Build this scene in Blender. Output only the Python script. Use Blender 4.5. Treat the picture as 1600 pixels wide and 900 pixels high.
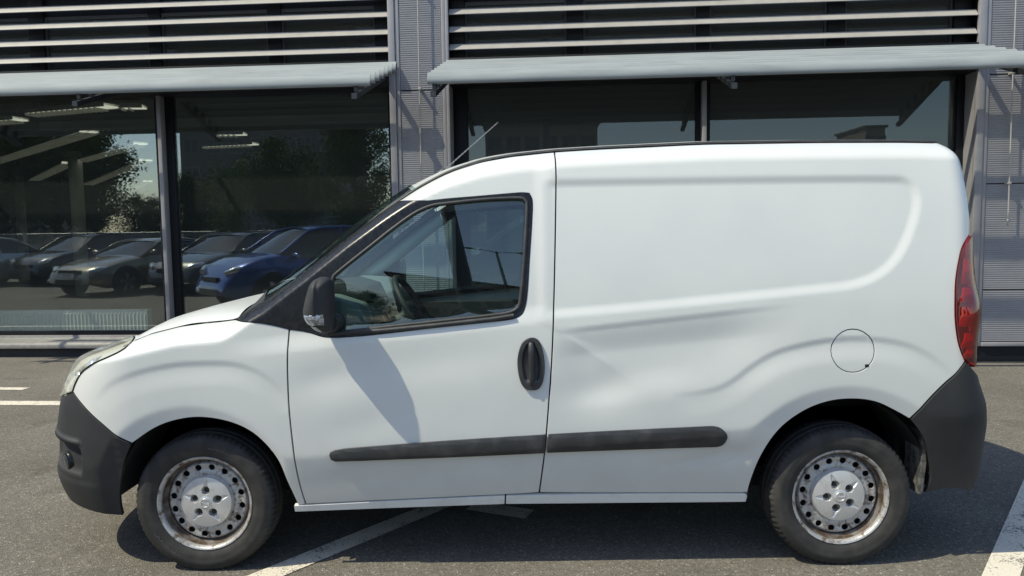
import bpy, bmesh, math, random
import numpy as np
from mathutils import Vector, Matrix
from mathutils.geometry import delaunay_2d_cdt
rnd = random.Random(7)
SC = bpy.context.scene
for o in list(bpy.data.objects): bpy.data.objects.remove(o)
C = SC.collection

# ------------------------------------------------------------------ camera
CAM_POS = Vector((0.009, -4.035, 1.4756)); PITCH, ROLL, YAW = 0.0784, -0.0141, -0.0112
F_ = Vector((math.sin(YAW) * math.cos(PITCH), math.cos(YAW) * math.cos(PITCH), -math.sin(PITCH)))
R_ = Vector((math.cos(YAW), -math.sin(YAW), 0)); U_ = R_.cross(F_)
R2, U2 = R_ * math.cos(ROLL) + U_ * math.sin(ROLL), -R_ * math.sin(ROLL) + U_ * math.cos(ROLL)
camd = bpy.data.cameras.new('camera'); cam = bpy.data.objects.new('camera', camd); C.objects.link(cam)
m3 = Matrix((R2, U2, -F_)).transposed(); cam.matrix_world = Matrix.Translation(CAM_POS) @ m3.to_4x4()
camd.sensor_width = 36; camd.lens = 36 * 1183.68 / 1600; camd.clip_start = 0.05; camd.clip_end = 2000
SC.camera = cam
# ------------------------------------------------------------------ sky, sun, exposure
SUN = Vector((0.67, 0.285, -1.0))                       # the way the light travels
elev = math.atan2(1.0, math.hypot(SUN.x, SUN.y))
world = bpy.data.worlds.new('World'); SC.world = world; world.use_nodes = True
nt = world.node_tree; bg = nt.nodes['Background']
sky = nt.nodes.new('ShaderNodeTexSky'); sky.sky_type = 'NISHITA'; sky.sun_disc = False
sky.sun_elevation = elev
sky.sun_rotation = math.atan2(-SUN.x, -SUN.y)           # rotation is measured from +Y towards +X
sky.dust_density = 0.7; sky.air_density = 1.0; sky.ozone_density = 1.0
nt.links.new(sky.outputs[0], bg.inputs[0]); bg.inputs[1].default_value = 0.12
sund = bpy.data.lights.new('sun', 'SUN'); sund.energy = 2.9; sund.angle = math.radians(0.53); sund.color = (1.0, 0.945, 0.735)
sun = bpy.data.objects.new('sun', sund); C.objects.link(sun); sun.location = (-8, -6, 12)
sun.rotation_euler = SUN.to_track_quat('-Z', 'Y').to_euler()
SC.view_settings.view_transform = 'Standard'; SC.view_settings.look = 'None'
SC.view_settings.exposure = 0.76; SC.view_settings.gamma = 1.0; SC.view_settings.use_curve_mapping = False
SC.render.resolution_x, SC.render.resolution_y = 1024, 576
SC.render.engine = 'CYCLES'
SC.cycles.max_bounces = 10; SC.cycles.transparent_max_bounces = 16

# ------------------------------------------------------------------ helpers
def empty(name, label=None, cat=None, group=None, loc=(0, 0, 0), rz=0):
    o = bpy.data.objects.new(name, None); C.objects.link(o); o.location = loc; o.rotation_euler = (0, 0, rz)
    o.empty_display_size = .2
    tag(o, label, cat, group); return o
def tag(o, label=None, cat=None, group=None, kind=None):
    if label: o['label'] = label
    if cat: o['category'] = cat
    if group: o['group'] = group
    if kind: o['kind'] = kind
    return o
def link(name, me, parent=None, mats=None):
    o = bpy.data.objects.new(name, me); C.objects.link(o)
    if parent is not None: o.parent = parent
    if mats is not None:
        me.materials.clear()
        for m in (mats if isinstance(mats, (list, tuple)) else [mats]): me.materials.append(m)
    return o
class MB:
    def __init__(s): s.v = []; s.f = []; s.mi = []; s.cur = 0
    def add(s, v, f):
        k = len(s.v); s.v += [tuple(p) for p in v]; s.f += [tuple(i + k for i in q) for q in f]; s.mi += [s.cur] * len(f); return s
    def box(s, x0, x1, y0, y1, z0, z1):
        return s.add([(x0, y0, z0), (x1, y0, z0), (x1, y1, z0), (x0, y1, z0), (x0, y0, z1), (x1, y0, z1), (x1, y1, z1), (x0, y1, z1)],
                     [(0, 3, 2, 1), (4, 5, 6, 7), (0, 1, 5, 4), (1, 2, 6, 5), (2, 3, 7, 6), (3, 0, 4, 7)])
    def tube(s, pts, r, n=8, cap=True):
        pts = [Vector(p) for p in pts]; rs = r if isinstance(r, (list, tuple)) else [r] * len(pts); rings = []
        prev = None
        for i, p in enumerate(pts):
            d = (pts[min(i + 1, len(pts) - 1)] - pts[max(i - 1, 0)]).normalized()
            a = Vector((0, 0, 1)) if prev is None else prev
            if abs(d.dot(a)) > .95: a = Vector((1, 0, 0))
            b = d.cross(a).normalized(); a = b.cross(d).normalized(); prev = a
            rings.append([p + (a * math.cos(t) + b * math.sin(t)) * rs[i] for t in [2 * math.pi * k / n for k in range(n)]])
        v = [q for g in rings for q in g]; f = []
        for i in range(len(pts) - 1):
            for k in range(n): f.append((i * n + k, (i + 1) * n + k, (i + 1) * n + (k + 1) % n, i * n + (k + 1) % n))
        if cap: f.append(tuple(range(n))); f.append(tuple(range((len(pts) - 1) * n, len(pts) * n))[::-1])
        return s.add(v, f)
    def lathe(s, prof, n=64, fn=None):
        """profile (r, y) turned round the y axis; fn(r, y, k) may shift a point"""
        v = []; f = []; m = len(prof)
        for k in range(n):
            t = 2 * math.pi * k / n
            for r, y in prof:
                if fn: rr, yy = fn(r, y, k)
                else: rr, yy = r, y
                v.append((rr * math.cos(t), yy, rr * math.sin(t)))
        for k in range(n):
            for i in range(m - 1): f.append((k * m + i, k * m + i + 1, ((k + 1) % n) * m + i + 1, ((k + 1) % n) * m + i))
        return s.add(v, f)
    def prism(s, poly, a0, a1, axis='y'):
        """polygon in the other two axes swept along one axis"""
        n = len(poly)
        def P(p, a): return {'x': (a, p[0], p[1]), 'y': (p[0], a, p[1]), 'z': (p[0], p[1], a)}[axis]
        v = [P(p, a0) for p in poly] + [P(p, a1) for p in poly]
        f = [tuple(range(n)), tuple(range(n, 2 * n))[::-1]] + [(i, i + n, (i + 1) % n + n, (i + 1) % n) for i in range(n)]
        return s.add(v, f)
    def grid(s, P, closed=False):
        m, n = len(P), len(P[0]); v = [q for row in P for q in row]; f = []
        for i in range(m - 1):
            for j in range(n - 1 + (1 if closed else 0)): f.append((i * n + j, i * n + (j + 1) % n, (i + 1) * n + (j + 1) % n, (i + 1) * n + j))
        return s.add(v, f)
    def build(s, name, mats, parent=None, smooth=None, bevel=0, seg=2, fix=True):
        me = bpy.data.meshes.new(name); me.from_pydata(s.v, [], s.f)
        me.polygons.foreach_set('material_index', s.mi)
        if fix or bevel:
            bm = bmesh.new(); bm.from_mesh(me)
            if fix: bmesh.ops.recalc_face_normals(bm, faces=bm.faces)
            if bevel:
                ed = [e for e in bm.edges if len(e.link_faces) == 2 and e.calc_face_angle(0) > .6]
                bmesh.ops.bevel(bm, geom=ed, offset=bevel, segments=seg, profile=.5, affect='EDGES', clamp_overlap=True)
            bm.to_mesh(me); bm.free()
        if smooth is not None:
            me.shade_smooth(); me.set_sharp_from_angle(angle=math.radians(smooth))
        me.update()
        return link(name, me, parent, mats)
def box(name, x0, x1, y0, y1, z0, z1, m, parent=None, bevel=0.):
    return MB().box(x0, x1, y0, y1, z0, z1).build(name, m, parent, smooth=40 if bevel else None, bevel=bevel, fix=False if not bevel else True)
def copy_tree(o, parent=None):
    c = o.copy(); C.objects.link(c)
    if parent is not None: c.parent = parent
    for ch in list(o.children): copy_tree(ch, c)
    return c

# ------------------------------------------------------------------ materials
def mat(name, col, rough=.5, metal=0., spec=.5, coat=0., var=None, bump=None, rvar=0., mix2=None, em=None, alpha=None, aniso_scale=None):
    """var=(scale, colour2, lo, hi[, detail]); mix2 likewise, laid over; bump=(scale, distance)"""
    m = bpy.data.materials.new(name); m.use_nodes = True; nt = m.node_tree; b = nt.nodes['Principled BSDF']
    b.inputs['Base Color'].default_value = (*col, 1); b.inputs['Roughness'].default_value = rough
    b.inputs['Metallic'].default_value = metal; b.inputs['Specular IOR Level'].default_value = spec
    b.inputs['Coat Weight'].default_value = coat; b.inputs['Coat Roughness'].default_value = .06
    N = nt.nodes.new; L = nt.links.new
    co = N('ShaderNodeTexCoord'); vec = co.outputs['Object']
    if aniso_scale:
        mp = N('ShaderNodeMapping'); L(vec, mp.inputs[0]); mp.inputs['Scale'].default_value = aniso_scale; vec = mp.outputs[0]
    src = None
    for v in (var, mix2):
        if not v: continue
        n = N('ShaderNodeTexNoise'); n.inputs['Scale'].default_value = v[0]; n.inputs['Detail'].default_value = v[4] if len(v) > 4 else 5; L(vec, n.inputs[0])
        n.inputs['Roughness'].default_value = .6
        r = N('ShaderNodeMapRange'); r.inputs[1].default_value = v[2]; r.inputs[2].default_value = v[3]; L(n.outputs[0], r.inputs[0])
        x = N('ShaderNodeMix'); x.data_type = 'RGBA'; L(r.outputs[0], x.inputs[0])
        if src is None: x.inputs[6].default_value = (*col, 1)
        else: L(src, x.inputs[6])
        x.inputs[7].default_value = (*v[1], 1); src = x.outputs[2]
        if rvar and v is var:
            q = N('ShaderNodeMapRange'); q.inputs[3].default_value = rough; q.inputs[4].default_value = rough + rvar; L(r.outputs[0], q.inputs[0]); L(q.outputs[0], b.inputs['Roughness'])
    if src is not None: L(src, b.inputs['Base Color'])
    if bump:
        n = N('ShaderNodeTexNoise'); n.inputs['Scale'].default_value = bump[0]; n.inputs['Detail'].default_value = 4; L(vec, n.inputs[0])
        bp = N('ShaderNodeBump'); bp.inputs['Distance'].default_value = bump[1]; bp.inputs['Strength'].default_value = 1; L(n.outputs[0], bp.inputs['Height']); L(bp.outputs[0], b.inputs['Normal'])
    if em: b.inputs['Emission Color'].default_value = (*em[0], 1); b.inputs['Emission Strength'].default_value = em[1]
    return m
def glass_mat(name, tint, ior=1.5, base=0.0, rough=0.0, haze=None):
    """a thin pane: see-through by the tint, mirrors by Fresnel"""
    m = bpy.data.materials.new(name); m.use_nodes = True; nt = m.node_tree; N = nt.nodes.new; L = nt.links.new
    nt.nodes.remove(nt.nodes['Principled BSDF']); out = nt.nodes['Material Output']
    t = N('ShaderNodeBsdfTransparent'); t.inputs[0].default_value = (*tint, 1)
    g = N('ShaderNodeBsdfGlossy'); g.inputs['Roughness'].default_value = rough; g.inputs[0].default_value = (.95, 1, .98, 1)
    lw = N('ShaderNodeLayerWeight'); lw.inputs[0].default_value = .5
    pw = N('ShaderNodeMath'); pw.operation = 'POWER'; L(lw.outputs['Facing'], pw.inputs[0]); pw.inputs[1].default_value = 5
    f0 = ((ior - 1) / (ior + 1)) ** 2 + base
    a = N('ShaderNodeMath'); a.operation = 'MULTIPLY_ADD'; a.use_clamp = True; L(pw.outputs[0], a.inputs[0]); a.inputs[1].default_value = 1 - f0; a.inputs[2].default_value = f0
    body = t.outputs[0]
    if haze:
        d = N('ShaderNodeBsdfDiffuse'); d.inputs[0].default_value = (*haze[0], 1); hm = N('ShaderNodeMixShader'); hm.inputs[0].default_value = haze[1]
        L(t.outputs[0], hm.inputs[1]); L(d.outputs[0], hm.inputs[2]); body = hm.outputs[0]
    x = N('ShaderNodeMixShader'); L(a.outputs[0], x.inputs[0]); L(body, x.inputs[1]); L(g.outputs[0], x.inputs[2]); L(x.outputs[0], out.inputs[0])
    return m
# ---- the van's skin: a smooth shell  S(U, z) -> x, half-width -------------------------------
def sp(t, k): return 0.5 * (t + np.sqrt(t * t + k * k))
def sstep(a, b, t):
    q = np.clip((t - a) / (b - a), 0, 1); return q * q * (3 - 2 * q)
def table(pts, sig, lo=-2.6, hi=2.6, n=1041):
    p = np.array(pts, float); xs = np.linspace(lo, hi, n)
    v = np.interp(xs, p[:, 0], p[:, 1]); h = xs[1] - xs[0]; m = int(4 * sig / h) + 1
    k = np.exp(-0.5 * (np.arange(-m, m + 1) * h / sig) ** 2); k /= k.sum()
    v = np.convolve(np.concatenate([np.full(m, v[0]), v, np.full(m, v[-1])]), k, 'valid')
    return xs, v
XSF, XSR, LF, LR = -1.62, 1.80, 1.20, 0.60
NF, NR = 2.25, 3.0
ZT = table([(-2.6, .98), (-1.85, .995), (-1.709, 1.021), (-1.446, 1.083), (-1.246, 1.098), (-1.19, 1.128), (-1.14, 1.165), (-1.08, 1.196),
            (-.90, 1.330), (-.72, 1.468), (-.56, 1.581), (-.433, 1.663), (-.304, 1.728), (-.162, 1.773), (-.02, 1.796), (.171, 1.813), (.402, 1.823), (.824, 1.836),
            (1.244, 1.836), (1.662, 1.832), (1.844, 1.826), (2.6, 1.80)], .022)
WT = table([(-2.6, .70), (-1.709, .72), (-1.246, .72), (-1.05, .71), (-.5, .66), (2.6, .66)], .05)
HR = table([(-2.6, .08), (-1.75, .085), (-1.5, .09), (-1.25, .09), (-1.05, .085), (-.5, .075), (-.2, .095), (2.6, .095)], .05)
# front and rear ends of the plan curve at each height
XF = table([(0, -2.10), (.12, -2.15), (.2, -2.20), (.28, -2.275), (.36, -2.30), (.47, -2.295), (.6, -2.28), (.72, -2.25), (.8, -2.215), (.88, -2.165), (.95, -2.095), (1.0, -1.985), (1.05, -1.87), (1.2, -1.80), (2, -1.75)], .012, 0, 2.0, 401)
XR = table([(0, 2.06), (.2, 2.08), (.35, 2.125), (.6, 2.12), (.7, 2.095), (.8, 2.04), (.9, 2.0), (1.1, 2.0), (1.3, 1.985), (1.4, 1.985), (1.5, 1.995), (1.6, 1.985), (1.7, 1.97), (1.75, 1.952), (1.8, 1.93), (1.85, 1.88)], .012, 0, 2.0, 401)
RECESS_C = [(-.9, 1.068), (.155, 1.112), (1.27, 1.208), (1.40, 1.222), (1.50, 1.262), (1.575, 1.33), (1.63, 1.43), (1.672, 1.55), (1.668, 1.612), (1.64, 1.650), (1.58, 1.666), (.16, 1.668), (-.9, 1.66)]
RECESS = np.array(RECESS_C)
for _ in range(3):
    _n = np.roll(RECESS, -1, 0); RECESS = np.stack([.75 * RECESS + .25 * _n, .25 * RECESS + .75 * _n], 1).reshape(-1, 2)
def poly_sd(P, x, z):
    """signed distance to a closed polygon, negative inside"""
    d = np.full(np.shape(x), 9.0); ins = np.zeros(np.shape(x), bool); n = len(P)
    for i in range(n):
        a, b = P[i], P[(i + 1) % n]; e = b - a
        t = np.clip(((x - a[0]) * e[0] + (z - a[1]) * e[1]) / (e @ e), 0, 1)
        d = np.minimum(d, np.hypot(x - a[0] - t * e[0], z - a[1] - t * e[1]))
        c = (a[1] > z) != (b[1] > z)
        with np.errstate(divide='ignore', invalid='ignore'):
            xi = a[0] + (z - a[1]) * e[0] / (e[1] if e[1] else 1e-12)
        ins ^= c & (x < xi)
    return np.where(ins, -d, d)
CREASE_R = [(1.837, 0.770), (1.741, 0.880), (1.633, 0.948), (1.513, 0.977), (1.381, 0.986), (1.248, 0.974), (1.143, 0.952), (1.063, 0.928), (0.976, 0.875), (0.905, 0.819), (0.838, 0.782), (0.745, 0.762), (0.638, 0.757)]
CREASE_F = [(-1.788, 0.760), (-1.725, 0.830), (-1.608, 0.878), (-1.455, 0.909), (-1.317, 0.915), (-1.191, 0.911), (-1.092, 0.874), (-1.019, 0.811), (-0.971, 0.728)]
def chain(L, x, z):
    """signed distance to an open line (positive above it) and the share of its length at the nearest point"""
    L = np.array(L)
    for _ in range(2):
        q = np.empty((2 * len(L) - 2, 2)); q[0::2] = .75 * L[:-1] + .25 * L[1:]; q[1::2] = .25 * L[:-1] + .75 * L[1:]; L = np.concatenate([L[:1], q, L[-1:]])
    if L[0, 0] > L[-1, 0]: L = L[::-1]
    seg = np.linalg.norm(np.diff(L, axis=0), axis=1); cum = np.concatenate([[0], np.cumsum(seg)]); D = np.full(np.shape(x), 9.); T = np.zeros(np.shape(x))
    for i in range(len(L) - 1):
        a, e = L[i], L[i + 1] - L[i]; t = np.clip(((x - a[0]) * e[0] + (z - a[1]) * e[1]) / (e @ e), 0, 1)
        px, pz = x - a[0] - t * e[0], z - a[1] - t * e[1]; d = np.hypot(px, pz); sg = np.where(e[0] * pz - e[1] * px >= 0, 1, -1)
        m = d < np.abs(D); D = np.where(m, d * sg, D); T = np.where(m, (cum[i] + t * seg[i]) / cum[-1], T)
    return D, T
def lower_line(x):
    base = .571 + .0545 * x
    def arc(xc, r, zc):
        q = np.clip(1 - ((x - xc) / r) ** 2, 0, None); return zc + r * np.sqrt(q) - .30 * (q <= 0)
    a = np.maximum(arc(-1.40, .452, .295), arc(1.366, .505, .295))
    return .5 * (base + a + np.sqrt((base - a) ** 2 + .03 ** 2))
def gauss(x, z, xc, zc, a, b, th=0.):
    c, s = np.cos(th), np.sin(th); p = (x - xc) * c + (z - zc) * s; q = -(x - xc) * s + (z - zc) * c
    return np.exp(-.5 * ((p / a) ** 2 + (q / b) ** 2))
def side_w(x, z):
    d = z - .82
    w = .914 - np.where(d > 0, .0118, .006) * (d / .3) ** 2
    zl = lower_line(x)
    w = w - .20 * sp(zl - z, .010) + .20 * .5 * .0
    # shoulder of the door, carried into the long pressing of the load side
    zb = 1.078 + .1034 * x
    fd = sstep(.16, .06, x) * sstep(-1.3, -.9, x)
    w = w - .013 * sstep(-.015, .075, z - zb) * fd + .0 * x
    sd = poly_sd(RECESS, x, z)
    w = w - .0095 * sstep(.022, -.026, sd) * sstep(.10, .16, x)
    # pressed lines over the wheels: a soft valley, steep above and slow below
    for L_, A in ((CREASE_R, .0056), (CREASE_F, .0052)):
        d, t = chain(L_, x, z)
        w = w - A * np.where(d > 0, sstep(.034, 0, d), 1 - sstep(0, -.085, d)) * np.clip(np.sin(np.pi * np.clip(t, 0, 1)), 0, 1) ** .6
    # dents
    def crease(xc, zc, a, b, th, A):
        c, s = np.cos(th), np.sin(th); p = (x - xc) * c + (z - zc) * s; q = -(x - xc) * s + (z - zc) * c
        return A * np.exp(-.5 * (p / a) ** 2) * np.exp(-np.sqrt(q * q + 3e-5) / b)
    dl = 1.055 + .100 * (x - .15) - z
    w = w - .0175 * (.24 * sstep(-.004, .030, dl) + .76 * sstep(0, .13, dl)) * (1 - sstep(.11, .36, dl)) * sstep(.10, .30, x) * sstep(1.22, .80, x)
    w = w + crease(.275, .972, .115, .050, -.62, .0085) - .0110 * gauss(x, z, .34, .80, .10, .055, .2) - crease(.20, 1.030, .07, .03, -.35, .004)
    w = w - .004 * gauss(x, z, .60, .87, .12, .05) - .005 * gauss(x, z, .80, .50, .12, .02, .2) - .006 * gauss(x, z, .93, .50, .035, .03) - crease(.87, .470, .05, .02, .35, .004)
    w = w - .006 * gauss(x, z, -.80, .86, .12, .05, .2) - .005 * gauss(x, z, -.35, .93, .25, .06, .1) - .003 * gauss(x, z, -.66, .66, .15, .05, .3)
    w = w - .003 * gauss(x, z, -.45, .44, .3, .04, .1)
    return w
def S(U, z, off=0.):
    U = np.asarray(U, float); z = np.asarray(z, float); U, z = np.broadcast_arrays(U, z)
    uf = np.clip((XSF - U) / LF, 0, 1); ur = np.clip((U - XSR) / LR, 0, 1)
    tf = 1 - (1 - uf) ** 2; tr = 1 - (1 - ur) ** 2
    xf = np.interp(z, *XF); xr = np.interp(z, *XR)
    x = np.clip(U, XSF, XSR) + tf * (xf - XSF) + tr * (xr - XSR)
    zt = np.interp(x, *ZT); wt = np.interp(x, *WT); hr = np.interp(x, *HR)
    ws = side_w(x, z)
    t = np.clip((z - zt + hr) / hr, 0, 1.3)
    rear = sstep(1.75, 1.95, x)
    g = t ** 2.3
    w = ws - (ws - wt) * g * (1 - 0 * rear)
    E = np.clip(1 - np.clip(tf, 0, 1) ** NF, 0, 1) ** (1 / NF) * np.clip(1 - np.clip(tr, 0, 1) ** NR, 0, 1) ** (1 / NR)
    return np.stack([x, -w * E, z], -1)
def S_off(U, z, off):
    """the skin moved `off` along its outward normal; returns points and normals"""
    h = 2e-3
    p = S(U, z); a = S(np.asarray(U) + h, z) - S(np.asarray(U) - h, z); b = S(U, np.asarray(z) + h) - S(U, np.asarray(z) - h)
    n = np.cross(a, b); n /= np.maximum(np.linalg.norm(n, axis=-1, keepdims=True), 1e-9)
    # out of the near side is -y
    return p + n * off, n
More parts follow.
